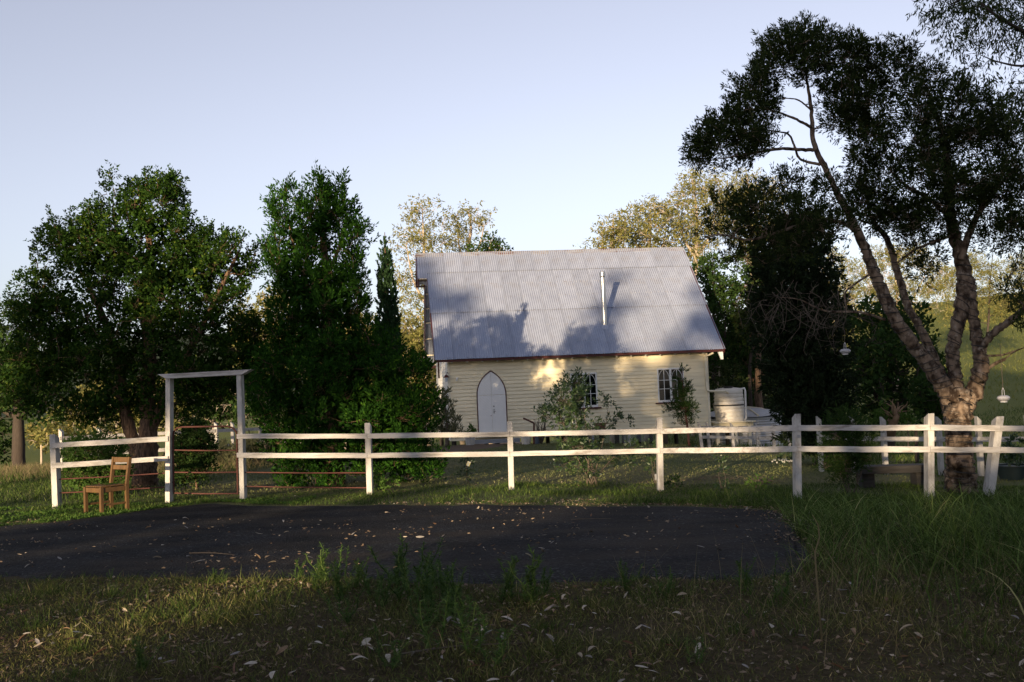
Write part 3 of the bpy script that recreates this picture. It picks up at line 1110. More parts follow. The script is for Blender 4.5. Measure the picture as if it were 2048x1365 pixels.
ga = thing('gate_arch', 'tall white timber gate frame with one long beam across two square posts', 'gate frame', on_gnd(410, YF))
post(ga, (334.5, 996), (335.5, 750), YF, w=.085, d=.2, slant=0)
post(ga, (484, 997), (477, 746), YF, w=.085, d=.2, slant=0)
a, b = at(316, 751.5, YF), at(503, 741.5, YF)
u = (b - a) / np.linalg.norm(b - a)
up = np.cross(u, (0, 1, 0))
up = up if up[2] > 0 else -up
v = []
for y in (-.03, .23):
    for q in (a, b, b - u * .17 - up * .085, a + u * .15 - up * .085):
        v.append((q[0], q[1] + y, q[2] + .02))
MB().add(v, [(3, 2, 1, 0), (4, 5, 6, 7), (0, 1, 5, 4), (1, 2, 6, 5), (2, 3, 7, 6), (3, 0, 4, 7)]).build('beam', WHITE_RAIL, ga, world=True, bevel=.004)

gt_ = thing('pipe_gate', 'rusty red pipe gate with rounded top corners hung inside the white frame', 'gate', on_gnd(410, YF + .12))
YG = YF + .13
pts = [(348, 989), (346.5, 930), (346, 880), (347.5, 864), (353, 857), (364, 854.5), (410, 853.6), (455, 853), (466, 856.5), (472.5, 864), (474, 880), (474.5, 930), (475.5, 990)]
MB().tube([at(x, y, YG) for x, y in pts], .016, 8).build('gate_tube', RUST, gt_, world=True, smooth=True)
for y0, y1 in ((900.5, 901), (945, 944.5), (986.5, 987.5)):
    pipe(gt_, (347, y0), (475, y1), YG, YG, .0125, nm='gate_bar')
for y in (880, 965):
    MB().tube([at(341, y, YG), at(348, y, YG)], .014, 6).build('hinge', RUST, gt_, world=True)

fr_ = thing('post_and_rail_fence', 'long weathered white post and rail fence between the asphalt and the lawn', 'fence', on_gnd(1020, YF))
PO = [((739, 992), (734.5, 846), YF), ((1023, 979), (1019.5, 843), YF), ((1322, 980), (1319.5, 835), 17.6), ((1598, 998), (1595.5, 828), 16.1),
      ((1863, 1001), (1862.5, 827), 15.7), ((1981, 991), (2001, 833), 15.6), ((2190, 1005), (2186, 830), 15.4)]
for b_p, t_p, Y_ in PO:
    post(fr_, b_p, t_p, Y_, w=.1 if b_p[0] < 1900 else .12)
T1 = [(474, 873), (735, 872.5), (1020, 868.5), (1320, 863), (1595, 856.5), (1860, 855.5), (2000, 857), (2240, 858)]
T2 = [(474, 911), (735, 911.5), (1020, 908), (1320, 902), (1595, 898.5), (1860, 899.5), (2000, 900.5), (2240, 903)]
TY = [YF, YF, YF, 17.6, 16.1, 15.7, 15.6, 15.4]
for i in range(len(T1) - 1):
    e = 1.5 if i else 0
    rail(fr_, (T1[i][0] - .0, T1[i][1]), (T1[i + 1][0] - .4, T1[i + 1][1]), TY[i], TY[i + 1], off=-.004 - .004 * (i % 2))
    rail(fr_, (T2[i][0] - .0, T2[i][1]), (T2[i + 1][0] - .4, T2[i + 1][1]), TY[i], TY[i + 1], off=-.004 - .004 * (i % 2))
pipe(fr_, (487, 945), (737, 946), YF + .09, YF + .09)
pipe(fr_, (487, 973), (738, 976), YF + .09, YF + .09)
# worn steel plate on one post
p = at(1596.5, 873, 16.1)
MB().box((p[0], p[1] - .032, p[2]), (.05, .012, .05)).build('metal_plate', CONC, fr_, world=True)

def plain_fence(label, line, gaps, hgt, rails_h, w=.09, leans=None, group=None):
    """line: world xy points of the posts"""
    e = thing('post_and_rail_fence', label, 'fence', (line[0][0], line[0][1], h1(*line[0])))
    prev = None
    for i, (x, y) in enumerate(line):
        z = h1(x, y)
        ln = (leans[i] if leans else 0.0)
        v = []
        for zz, s in ((z - .25, 0), (z + hgt, 1)):
            for dx, dy in ((-w / 2, 0), (w / 2, 0), (w / 2, .14), (-w / 2, .14)):
                v.append((x + dx + (ln * hgt if s else 0), y + dy, zz + (.09 if s and dx < 0 else 0)))
        MB().add(v, [(3, 2, 1, 0), (4, 5, 6, 7), (0, 1, 5, 4), (1, 2, 6, 5), (2, 3, 7, 6), (3, 0, 4, 7)]).build('post', WHITE, e, world=True, bevel=.005)
        if prev is not None:
            for rh in rails_h:
                MB().bar((prev[0] + prev[3] * rh, prev[1] - .02, prev[2] + rh), (x + ln * rh, y - .02, z + rh), .04, .1).build('rail', WHITE_RAIL, e, world=True)
        prev = (x, y, z, ln)
    return e

xw = lambda px, Y: (float(at(px, 860, Y)[0]), Y)
plain_fence('white post and rail fence running behind the left conifers past the lavender', [xw(120, 27), xw(196, 28), xw(300, 29), xw(385, 29.5), xw(431, 30), xw(464, 32), xw(520, 33.5), xw(600, 34), xw(680, 35), xw(760, 36), xw(850, 37)], 0, 1.15, (.5, .98))
plain_fence('low white fence with leaning posts in front of the round tank', [xw(1404, 33.5), xw(1419, 34), xw(1467, 34), xw(1516, 34), xw(1548, 34.3), xw(1580, 34.6)], 0, .8, (.38, .7), leans=[-.1, -.08, -.06, -.04, -.02, -.05])
plain_fence('white fence with slanted post tops behind the dark bench and paperbark', [xw(1640, 23), xw(1706, 22.5), xw(1769, 22), xw(1880, 21.6), xw(1960, 21.2), xw(2060, 20.8), xw(2180, 20.4)], 0, 1.18, (.78,))
# dark stakes of an old wire fence further back
for px, Y, ln in ((1833, 26, .02), (1968, 25, -.12)):
    p = on_gnd(px, Y)
    tag(MB().tube([p - np.array([0, 0, .2]), p + np.array([ln * .5, 0, .5]), p + np.array([ln, 0, 1.0])], [.05, .045, .04], 7).build('fence_stake', DARKW),
        'upright dark timber stake of an old wire fence' if ln > 0 else 'leaning dark timber stake of an old wire fence', 'stake', 'old wire fence stakes')

# ================================================================== CHAIR
c0 = at(213, 998, 16.6)
chair = thing('wooden_chair', 'old brown hardwood chair with slatted seat standing before the white fence', 'chair', (c0[0], c0[1], h1(c0[0], c0[1]) - .01), rad(-36))
W_, D_, SH, BHt = .46, .46, .45, .9
def cb(c, s, nm, rot=None, par=chair):
    return MB().box(c, s, rot).build(nm, CHAIRW, par, bevel=.004)
for sx_ in (-1, 1):
    cb((sx_ * W_ / 2, -D_ / 2, SH / 2 - .03), (.052, .055, SH + .06), 'leg')
    MB().bar((sx_ * W_ / 2, D_ / 2, -.06), (sx_ * W_ / 2, D_ / 2, SH), .045, .06, (0, 1, 0)).build('leg', CHAIRW, chair, bevel=.004)
    MB().bar((sx_ * W_ / 2, D_ / 2, SH + .001), (sx_ * W_ / 2, D_ / 2 + .07, BHt), .045, .055, (0, 1, 0)).build('back_post', CHAIRW, chair, bevel=.004)
    cb((sx_ * W_ / 2, 0, SH - .05), (.03, D_ - .06, .075), 'side_apron')
    cb((sx_ * W_ / 2, 0, .16), (.025, D_ - .06, .035), 'stretcher')
cb((0, -D_ / 2, SH - .05), (W_ - .055, .03, .075), 'front_apron')
cb((0, D_ / 2, SH - .05), (W_ - .05, .03, .075), 'rear_apron')
ns = 7
for k in range(ns):
    x = -W_ / 2 + (k + .5) * W_ / ns
    cb((x, -.01, SH + .012 - .006 * math.cos(x * 6)), (W_ / ns - .012, D_ - .02, .018), 'seat_slat')
cb((0, D_ / 2 + .062, BHt - .045), (W_ - .05, .028, .085), 'top_rail', Matrix.Rotation(rad(-9), 3, 'X'))
cb((0, D_ / 2 + .042, BHt - .17), (W_ - .05, .026, .075), 'back_rail', Matrix.Rotation(rad(-9), 3, 'X'))
# needle litter on the seat
mb = MB()
for k in range(60):
    x, y = random.gauss(0.03, .09), random.gauss(.05, .08)
    a_ = random.uniform(0, 6.28)
    l_ = random.uniform(.02, .05)
    mb.bar((x, y, SH + .024), (x + l_ * math.cos(a_), y + l_ * math.sin(a_), SH + .034), .008, .004)
tag(mb.build('seat_moss', L_JUN, chair), kind='stuff')

# ================================================================== BENCH, LANTERNS, POTS
b0 = on_gnd(1788, 18.6)
bench = thing('sleeper_bench', 'dark low bench of a thick timber slab on two blocks beside the paperbark', 'bench', b0, rad(2))
mm = inv_of(bench)
for px in (1728, 1836):
    p = on_gnd(px, 18.6)
    lp = mm @ vec(p)
    MB().box((lp.x, lp.y, lp.z + .17), (.24, .28, .5)).build('leg_block', SLEEPER, bench, bevel=.015)
p0, p1 = mm @ vec(at(1716, 940, 18.5)), mm @ vec(at(1856, 936, 18.5))
MB().bar(p0, p1, .36, .14).build('seat_slab', SLEEPER, bench, bevel=.015)

def lantern(px, py, Y, wpx, label, hang):
    c = at(px, py, Y)
    r = wpx / FPX * Y / 2
    e = thing('hanging_lantern', label, 'lantern', c, 0, 'white lanterns hung from the paperbark')
    MB().lathe([(r * .5, -.62 * r), (r * .52, -.42 * r), (r * .8, -.3 * r), (r, .0), (r * .92, .22 * r), (r * .7, .4 * r), (r * .3, .46 * r)], (0, 0, 0), 22).build('shade', LANT, e, smooth=True)
    MB().lathe([(r * .53, -.64 * r), (r * .54, -.5 * r)], (0, 0, 0), 22).build('base_ring', HOUSE_WHITE, e)
    for s_ in (-1, 1):
        MB().tube([(s_ * r * .2, 0, .4 * r), (s_ * r * .16, 0, 1.3 * r), (0, 0, 1.7 * r)], .005, 5).build('handle', LANT, e)
    MB().tube([(0, 0, 1.65 * r), (0, 0, hang)], .005, 5).build('cord', TWIG, e)
lantern(1690.5, 703, 17.3, 21, 'small white lantern hanging in front of the dark cypress', .5)
lantern(2007, 797, 16.8, 25, 'white lantern hanging right of the paperbark trunk before the grassy slope', .9)

def pot(name, label, px, Y, r, h, mat, cat='pot', plant=None, group=None, flare=1.15):
    p = on_gnd(px, Y)
    e = thing(name, label, cat, p, 0, group)
    MB().lathe([(r * .72, -.02), (r * .8, h * .2), (r, h * .75), (r * 1.05, h * .93), (r * flare, h * .95), (r * flare, h), (r * .95, h), (r * .9, h * .9), (.02, h * .88)], (0, 0, 0), 22, True, True).build('bowl', mat, e, smooth=True)
    return e
P1 = pot('plant_pot', 'white pot with low green plant left of the arched door', 941, 37.0, .2, .42, POTW)
P2 = pot('plant_pot', 'white pot right of the church door at the rusty handrail', 1053, 37.2, .21, .4, POTW, flare=1.05)
P3 = pot('plant_pot', 'blue grey pot beside the white pot and the dry plant', 1074, 37.4, .15, .36, POTB)
P4 = pot('plant_pot', 'dark teal bowl planter with leafy plant behind the leaning fence post', 2024, 20.0, .33, .3, POTD, flare=1.12)
# handrail by the door
hr = thing('handrail', 'rusty brown pipe handrail beside the church door step', 'handrail', on_gnd(1067, 37.0))
MB().tube([at(1047, 837, 37.2), at(1067, 846, 37.0), at(1068, 850, 37.0)], .035, 8).build('rail', RUST, hr, world=True)
q = on_gnd(1068, 37.0)
MB().tube([at(1068, 848, 37.0), q - np.array([0, 0, .1])], .035, 8).build('post', RUST, hr, world=True)
# grey steel table in front of the wall
tp = on_gnd(1225, 35.0)
tb = thing('garden_table', 'grey steel framed garden table in front of the church wall behind the shrub', 'table', tp, YAW)
tz = .46
MB().box((-.1, 0, tz), (1.35, .7, .06)).build('table_top', CONC, tb, bevel=.005)
for x in (-.74, .54):
    for y in (-.31, .31):
        MB().box((x, y, tz / 2 - .03), (.07, .07, tz)).build('leg', CONC, tb)
bw_ = thing('timber_seat', 'weathered slatted timber seat between the grey table and the church wall', 'bench', on_gnd(1200, 36.6), YAW)
for k in range(3):
    MB().box((0, -.16 + .15 * k, .5), (1.6, .12, .04)).build('slat', SLEEPER, bw_)
for x in (-.65, .65):
    MB().box((x, -.01, .23), (.08, .4, .5)).build('leg', SLEEPER, bw_)
bowl = pot('clay_bowl', 'round terracotta bowl on the timber seat below the window', 1203, 36.6, .19, .26, TERRA, 'bowl')
bowl.location.z += .52
TM[bowl.name] = Matrix.Translation(bowl.location)
# survey marker card on the lawn
p = on_gnd(1310, 19.8)
mk = thing('marker_card', 'small grey upright card stuck in the lawn behind the fence', 'card', p)
MB().box((0, 0, .1), (.085, .008, .13), Matrix.Rotation(rad(12), 3, 'X')).build('card', CONC, mk)
MB().box((0, .012, .0), (.012, .012, .2)).build('peg', TWIG, mk)

# ================================================================== TANKS
tk = at(1460, 842, 41.2)
stand = thing('tank_stand', 'cream timber tank stand on posts at the church corner', 'stand', on_gnd(1460, 41.2), rad(8))
sm_ = inv_of(stand)
zt_ = (sm_ @ vec(tk)).z
for k in range(6):
    MB().box((.02, -.62 + .25 * k, zt_ - .03), (1.75, .23, .05)).build('plank', CREAM2, stand, bevel=.004)
for y in (-.5, .5):
    MB().box((0, y, zt_ - .14), (1.7, .1, .16)).build('bearer', CREAM2, stand)
for x in (-.68, .1, .68):
    for y in (-.5, .5):
        MB().box((x, y, (zt_ - .22) / 2 - .1), (.13, .13, zt_ - .22 + .2)).build('post', DARKW if x < .6 and y > 0 else CREAM2, stand)
tank = thing('water_tank', 'cream ribbed plastic water tank with black strap on the timber stand', 'tank', (tk[0], tk[1], tk[2] - .004))
Rr, Hh = .6, 1.33
prof = [(Rr * .93, 0)]
nr = 8
for k in range(nr):
    z0 = .03 + k * (Hh - .1) / nr
    dz = (Hh - .1) / nr
    bul = Rr * (.945 + .055 * math.sin(math.pi * (k + .5) / nr))
    prof += [(bul - .012, z0), (bul, z0 + .02), (bul + .004, z0 + dz * .5), (bul, z0 + dz - .02)]
prof += [(Rr * .93, Hh - .05), (Rr * .86, Hh), (Rr * .3, Hh + .05)]
MB().lathe(prof, (0, 0, 0), 40).build('body', TANKM, tank, smooth=True)
MB().lathe([(Rr + .008, Hh * .47), (Rr + .014, Hh * .48), (Rr + .014, Hh * .5), (Rr + .008, Hh * .51)], (0, 0, 0), 40, False, False).build('strap', BLACK, tank)
MB().lathe([(.19, Hh + .02), (.19, Hh + .1), (.16, Hh + .1), (.02, Hh + .07)], (-.05, -.2, 0), 18).build('strainer_lid', BLACK, tank)
MB().tube([(Rr * .8, -.28, Hh - .03), (Rr * .97, -.33, Hh + .0), (Rr * 1.02, -.33, Hh - .1), (Rr * 1.0, -.33, .1), (Rr * .9, -.3, .04)], .04, 10).build('overflow_pipe', HOUSE_WHITE, tank, smooth=True)
rt = on_gnd(1487, 46.5)
rtk = thing('round_water_tank', 'wide low round corrugated water tank with sheeted roof behind the cream tank', 'tank', rt)
ztop = at(1487, 834, 46.5)[2] - rt[2]
prof = []
nrow = int((ztop + .3) / .055)
for k in range(nrow):
    prof += [(1.78 + .02 * math.cos(k * math.pi), -.3 + k * (ztop + .3) / nrow)]
prof.append((1.8, ztop))
MB().lathe(prof, (0, 0, 0), 48).build('wall', TANKB, rtk, smooth=True)
for k in range(7):                                   # roof sheets lapped front to back
    y0_, y1_ = -1.85 + k * .53, -1.85 + (k + 1) * .53 + .04
    x0_, x1_ = math.sqrt(max(0, 1.88 ** 2 - min(abs(y0_), 1.86) ** 2)), math.sqrt(max(0, 1.88 ** 2 - min(abs(y1_), 1.86) ** 2))
    m_ = max(x0_, x1_) * .5 + min(x0_, x1_) * .5
    zr_ = lambda y: ztop + .05 + .38 * (1 - min(abs(y) / 1.88, 1) ** 1.6) + .012 * (k % 2)
    nn = 10
    v, f_ = [], []
    for i in range(nn + 1):
        s_ = -1 + 2 * i / nn
        for yy, xx in ((y0_, x0_), (y1_, x1_)):
            v.append((s_ * xx, yy, zr_(yy) - .28 * (s_ * xx / 1.88) ** 2))
        for yy, xx in ((y0_, x0_), (y1_, x1_)):
            v.append((s_ * xx, yy, zr_(yy) - .28 * (s_ * xx / 1.88) ** 2 - .02))
    for i in range(nn):
        q = i * 4
        f_ += [(q, q + 4, q + 5, q + 1), (q + 2, q + 3, q + 7, q + 6), (q, q + 2, q + 6, q + 4), (q + 1, q + 5, q + 7, q + 3)]
    MB().add(v, f_).build('roof_sheet', TANKB, rtk)
MB().tube([(.35, -1.8, ztop + .1), (.2, -.9, ztop + .36), (.0, 0, ztop + .47)], .035, 6).build('roof_batten', CREAM2, rtk)
MB().tube([(1.5, -1.0, ztop + .02), (.9, -.2, ztop + .36), (.3, .5, ztop + .45)], .035, 6).build('roof_batten', CREAM2, rtk)
# ================================================================== TREES
def unit(v):
    return v / (np.linalg.norm(v, axis=-1, keepdims=True) + 1e-9)

def cards(pos, axis_, L, W, rng, bend=0.0):
    n = len(pos)
    side = unit(np.cross(axis_, rng.normal(size=(n, 3))))
    L = np.asarray(L).reshape(-1, 1)
    W = np.asarray(W).reshape(-1, 1)
    mid = pos + axis_ * L * .45
    tip = pos + axis_ * L
    if bend:
        tip = tip + np.cross(axis_, side) * L * bend * rng.normal(size=(n, 1))
    V = np.stack([pos, mid + side * W / 2, tip, mid - side * W / 2], 1).reshape(-1, 3)
    return V, np.arange(4 * n).reshape(n, 4)

def poly_area_edge(P, x, y):
    """distance of points to polygon edge"""
    d = np.full(len(x), 1e9)
    for i in range(len(P)):
        a, b = P[i - 1], P[i]
        ab = b - a
        t = np.clip(((x - a[0]) * ab[0] + (y - a[1]) * ab[1]) / (ab @ ab + 1e-9), 0, 1)
        d = np.minimum(d, np.hypot(x - a[0] - t * ab[0], y - a[1] - t * ab[1]))
    return d

def poly_blobs(poly, Y, n, rpx, depth, rng, inset=.75, space=.56):
    """clumps filling an outline seen from the road, spread through a crown of real depth (metres)"""
    P = np.array(poly, float)
    lo, hi = P.min(0), P.max(0)
    out_ = []
    pts = []
    tries = 0
    cand = rng.random((6000, 2)) * (hi - lo) + lo
    cand = cand[in_poly(cand[:, 0], cand[:, 1], P)]
    ed = poly_area_edge(P, cand[:, 0], cand[:, 1])
    emax = ed.max()
    for (x, y), e in zip(cand, ed):
        r = rng.uniform(*rpx)
        if e < r * inset:
            if e < rpx[0] * inset:
                continue
            r = max(rpx[0], e / inset)
        thick = depth * math.sqrt(max(.04, min(1.0, e / emax)))
        p = at(x, y, Y + rng.uniform(-1, 1) * thick)
        if any((p - q[:3]) @ (p - q[:3]) < (space * (r / FPX * Y + q[3])) ** 2 for q in out_[-400:]):
            continue
        out_.append(np.array([*p, r / FPX * p[1]]))
        if len(out_) >= n:
            break
    return np.array(out_)

def fingers(poly, Y, n, length, r0, depth, rng, ymax=1e9, upw=1.0, inset=6):
    """tapering shoots standing out from the outline of a crown"""
    P = np.array(poly, float)
    c = P.mean(0)
    q = resample(np.r_[P, P[:1]], 400)
    o = []
    while len(o) < n * 4:
        p = q[rng.integers(0, 400)]
        if p[1] > ymax:
            continue
        d = (p - c) / np.linalg.norm(p - c) + np.array([rng.normal() * .35, -upw])
        d /= np.linalg.norm(d)
        L = rng.uniform(*length)
        st = p - d * (L * .85) + rng.normal(size=2) * inset
        Yk = Y + rng.uniform(-1, 1) * depth
        for i in range(4):
            t = i / 3
            pp = st + d * L * t
            o.append([*at(pp[0], pp[1], Yk), r0 * (1.1 - .75 * t) * rng.uniform(.8, 1.2) / FPX * Yk])
    return np.array(o)

def crown_leaves(blobs, sp, rng):
    r2 = blobs[:, 3] ** 2
    nt_ = np.maximum(3, (r2 * sp['k']).astype(int))
    bi = np.repeat(np.arange(len(blobs)), nt_)
    T = len(bi)
    d = unit(rng.normal(size=(T, 3)))
    rr = rng.uniform(sp.get('shell', .3), 1.05, T) ** .6
    c, r = blobs[bi, :3], blobs[bi, 3:4]
    pos = c + d * r * rr[:, None] * np.array([1, 1, sp.get('flat', .85)])
    dirn = unit(d * sp.get('out', 1.0) + np.array([0, 0, sp.get('up', .5)]) + rng.normal(size=(T, 3)) * .35)
    m = sp['m']
    tl, spd = sp['tl'], sp['sp']
    u = rng.random((T, m, 1))
    perp = unit(np.cross(dirn[:, None], rng.normal(size=(T, m, 3))))
    scale = rng.uniform(.7, 1.3, (T, 1, 1))
    P = pos[:, None] + dirn[:, None] * u * tl * scale + perp * spd * rng.random((T, m, 1)) * (1.15 - u * .8) * scale
    ax = unit(dirn[:, None] * sp.get('al', .8) + perp * sp.get('ap', .7) + rng.normal(size=(T, m, 3)) * sp.get('rnd', .35) + np.array([0, 0, -sp.get('droop', 0.0)]))
    P, ax = P.reshape(-1, 3), ax.reshape(-1, 3)
    n = len(P)
    V, F_ = cards(P, ax, sp['L'] * rng.uniform(.6, 1.25, n), sp['W'] * rng.uniform(.7, 1.3, n), rng, .15)
    return V, F_, pos, bi

def curve_to(a, b, rng, n=5, sag=.12, rise=.15):
    L = np.linalg.norm(b - a)
    pts = []
    off = rng.normal(size=3) * L * sag
    for i in range(n + 1):
        t = i / n
        p = a + (b - a) * t + off * math.sin(math.pi * t) + np.array([0, 0, rise * L * math.sin(math.pi * t) * (1 - t)])
        if 0 < i < n:
            p = p + rng.normal(size=3) * L * .025
        pts.append(p)
    return np.array(pts)

def smooth_path(pts, radii, n=5, rng=None, wob=0.0):
    """Catmull-Rom through the given points"""
    P = [np.asarray(p, float) for p in pts]
    P = [2 * P[0] - P[1]] + P + [2 * P[-1] - P[-2]]
    o, r = [], []
    for i in range(1, len(P) - 2):
        for k in range(n):
            t = k / n
            a, b, c, d = P[i - 1], P[i], P[i + 1], P[i + 2]
            q = .5 * ((2 * b) + (-a + c) * t + (2 * a - 5 * b + 4 * c - d) * t * t + (-a + 3 * b - 3 * c + d) * t ** 3)
            if rng is not None and wob:
                q = q + rng.normal(size=3) * wob * radii[i - 1]
            o.append(q)
            r.append(radii[i - 1] * (1 - t) + radii[i] * t)
    o.append(P[-2])
    r.append(radii[-1])
    return o, r

def twig_mesh(A, B, r0, r1):
    n = len(A)
    d = unit(B - A)
    s = unit(np.cross(d, np.array([.31, .87, .39])))
    u = np.cross(s, d)
    V = []
    for k in range(3):
        a = 2 * math.pi * k / 3
        V.append(A + (s * math.cos(a) + u * math.sin(a)) * r0)
    for k in range(3):
        a = 2 * math.pi * k / 3
        V.append(B + (s * math.cos(a) + u * math.sin(a)) * r1)
    V = np.stack(V, 1).reshape(-1, 3)
    q = np.arange(n)[:, None] * 6
    F_ = np.concatenate([q + np.array([[0, 1, 4, 3]]), q + np.array([[1, 2, 5, 4]]), q + np.array([[2, 0, 3, 5]])], 1).reshape(-1, 4)
    return V, F_

def grow(name, label, cat, base, limbs, blobs, sp, leafm, barkm, seed=1, group=None, branch_r=.02, twig=.5, sides=10, twig_r=.004,
         extra_leaves=None, wob=.06, rough=0.0):
    """limbs: [(points, radii)], blobs (n,4); returns the tree's empty"""
    rng = np.random.default_rng(seed)
    e = thing(name, label, cat, base, 0, group)
    off = np.array([float(base[0]), float(base[1]), float(base[2])])
    nodes, nrad = [], []
    tk_ = MB()
    for pts, rr in limbs:
        o, r = smooth_path(pts, rr, 9 if rough else 5, rng, wob)
        n0 = len(tk_.v)
        tk_.tube([q - off for q in o], r, sides)
        if rough:
            for i in range(len(o)):
                c_ = o[i] - off
                for k in range(sides):
                    j = n0 + i * sides + k
                    tk_.v[j] = tuple(c_ + (np.array(tk_.v[j]) - c_) * (1 + rng.uniform(-rough, rough)))
        nodes += o
        nrad += r
    if limbs:
        tk_.build('trunk', barkm, e, smooth='all')
    br = MB()
    if len(blobs):
        order = np.argsort(np.linalg.norm(blobs[:, :3] - np.mean([n_ for n_ in nodes], axis=0), axis=1)) if nodes else np.arange(len(blobs))
        N, NR = [np.asarray(q) for q in nodes], list(nrad)
        for i in order:
            c = blobs[i, :3]
            A = np.array(N)
            dv = c - A
            cost = np.linalg.norm(dv, axis=1) + np.maximum(0, -dv[:, 2]) * .9
            k = int(np.argmin(cost))
            L = np.linalg.norm(dv[k])
            if L < .05:
                continue
            path_ = curve_to(A[k], c, rng, 4)
            r0 = min(NR[k] * .7, branch_r * (.5 + .5 * L))
            rr = np.linspace(r0, max(twig_r * 1.2, r0 * .35), len(path_))
            br.tube([q - off for q in path_], list(rr), 5, cap=False)
            for q, r in list(zip(path_, rr))[2:]:
                N.append(q)
                NR.append(r)
    V, F_, tp_, bi = crown_leaves(blobs, sp, rng)
    if extra_leaves is not None:
        V = np.concatenate([V, extra_leaves])
        F_ = np.arange(len(V)).reshape(-1, 4)
    cr = link('crown', np_mesh('crown', V - off, F_), leafm, e)
    if twig:
        sel = rng.random(len(tp_)) < twig
        A = blobs[bi[sel], :3] + rng.normal(size=(sel.sum(), 3)) * blobs[bi[sel], 3:4] * .25
        tv, tf = twig_mesh(A - off, tp_[sel] - off, twig_r, twig_r * .5)
        n0 = len(br.v)
        br.v += [tuple(q) for q in tv.tolist()]
        br.f += [tuple(q) for q in (tf + n0).tolist()]
    if br.v:
        tag(br.build('branches', barkm, e), kind='stuff')
    return e

def core_cards(poly, Y, n, depth, seed, L=.12, W=.075, m=60, inset=2.0, rpx=(14, 20)):
    """the dense shaded foliage inside a crown"""
    rr = np.random.default_rng(seed)
    b = poly_blobs(poly, Y, n, rpx, depth, rr, inset, .5)
    c = np.repeat(b, m, axis=0)
    p = c[:, :3] + rr.normal(size=(len(c), 3)) * c[:, 3:4] * .7
    ax = unit(rr.normal(size=(len(c), 3)))
    return cards(p, ax, L * rr.uniform(.6, 1.2, len(c)), W * rr.uniform(.6, 1.2, len(c)), rr, .2)[0]

# ---- leaf habits
S_JUN = dict(k=500, m=17, L=.064, W=.036, tl=.2, sp=.06, up=.8, al=1.0, ap=.7, rnd=.4, shell=.35)
S_CON = dict(k=500, m=17, L=.085, W=.032, tl=.26, sp=.065, up=1.2, al=1.2, ap=.45, rnd=.3, shell=.4)
S_CYP = dict(k=560, m=12, L=.09, W=.045, tl=.14, sp=.03, up=2.5, al=1.5, ap=.3, rnd=.2, shell=.7)
S_DRK = dict(k=190, m=15, L=.13, W=.05, tl=.26, sp=.09, up=.3, al=1.0, ap=.6, rnd=.4, shell=.5)
S_PAP = dict(k=400, m=20, L=.075, W=.021, tl=.22, sp=.065, up=.7, al=1.2, ap=.6, rnd=.35, shell=.3)
S_GUMN = dict(k=420, m=14, L=.1, W=.021, tl=.3, sp=.1, up=-.1, al=.5, ap=.5, rnd=.5, droop=1.0, shell=.2)
S_GUMF = dict(k=56, m=13, L=.22, W=.07, tl=.45, sp=.22, up=.35, al=.5, ap=.7, rnd=.6, droop=.4, shell=.25, flat=.75)
S_BUSH = dict(k=52, m=13, L=.2, W=.1, tl=.3, sp=.15, up=.4, al=.7, ap=.8, rnd=.6, shell=.4)
S_SHR = dict(k=620, m=10, L=.08, W=.028, tl=.12, sp=.03, up=.7, al=.9, ap=.8, rnd=.35, shell=.25)
S_FEA = dict(k=1300, m=18, L=.075, W=.013, tl=.2, sp=.04, up=.9, al=1.2, ap=.55, rnd=.3, shell=.2)

rng0 = np.random.default_rng(77)
def pt(x, y, Y):
    return at(x, y, Y)

# ---- A: the spreading juniper on the left
YA = 21.5
polyA = [(8, 800), (22, 740), (12, 700), (42, 660), (18, 610), (30, 560), (78, 530), (68, 480), (95, 435), (130, 455), (165, 435), (188, 420), (232, 392), (196, 362), (235, 343), (262, 358), (290, 350), (320, 366),
         (368, 356), (352, 398), (378, 408), (368, 440), (402, 472), (424, 462), (412, 495), (455, 474), (482, 482), (512, 488), (528, 520), (516, 560), (470, 590), (500, 640), (530, 660), (530, 720), (515, 770), (480, 800),
         (420, 835), (330, 850), (250, 860), (180, 865), (120, 850), (60, 840)]
bA = np.concatenate([poly_blobs(polyA, YA, 360, (10, 24), 1.7, np.random.default_rng(3), inset=.6, space=.54), fingers(polyA, YA, 75, (24, 52), 9, 1.0, np.random.default_rng(13), 760, .7)])
bA2 = poly_blobs([(125, 890), (190, 872), (245, 890), (250, 960), (215, 1000), (165, 1000), (130, 950)], 19.6, 60, (10, 20), .5, np.random.default_rng(4), .5, .4)
gA = on_gnd(288, YA)
limA = [([gA + np.array([0, 0, -.2]), pt(292, 930, YA), pt(297, 860, YA), pt(294, 790, YA), pt(300, 700, YA), pt(290, 600, YA), pt(300, 500, YA), pt(285, 420, YA), pt(275, 370, YA)], [.3, .26, .19, .16, .14, .11, .08, .04, .02]),
        ([pt(283, 940, YA), pt(262, 870, YA + .1), pt(246, 800, YA + .1), pt(235, 720, YA + .2), pt(200, 620, YA + .3), pt(150, 520, YA + .2)], [.16, .13, .12, .1, .07, .025]),
        ([pt(290, 900, YA), pt(330, 800, YA), pt(390, 680, YA - .2), pt(450, 560, YA - .2), pt(480, 500, YA - .2)], [.12, .1, .07, .045, .02]),
        ]
grow('juniper_tree', 'broad dark juniper with two reddish trunks behind the left fence and chair', 'tree', gA, limA, bA, S_JUN, L_JUN, BARKJ, 31, None, .03, .35, extra_leaves=core_cards(polyA, YA, 230, 1.1, 331, inset=1.5), rough=.16)
gA2 = on_gnd(200, 19.6)
grow('juniper_seedling', 'bright green young juniper shoots behind the chair', 'shrub', gA2, [([gA2, pt(198, 960, 19.6), pt(190, 900, 19.6)], [.03, .02, .01])], bA2, S_JUN, L_LIM, BARKJ, 32, None, .012, .5)
gA3 = on_gnd(392, 20.6)
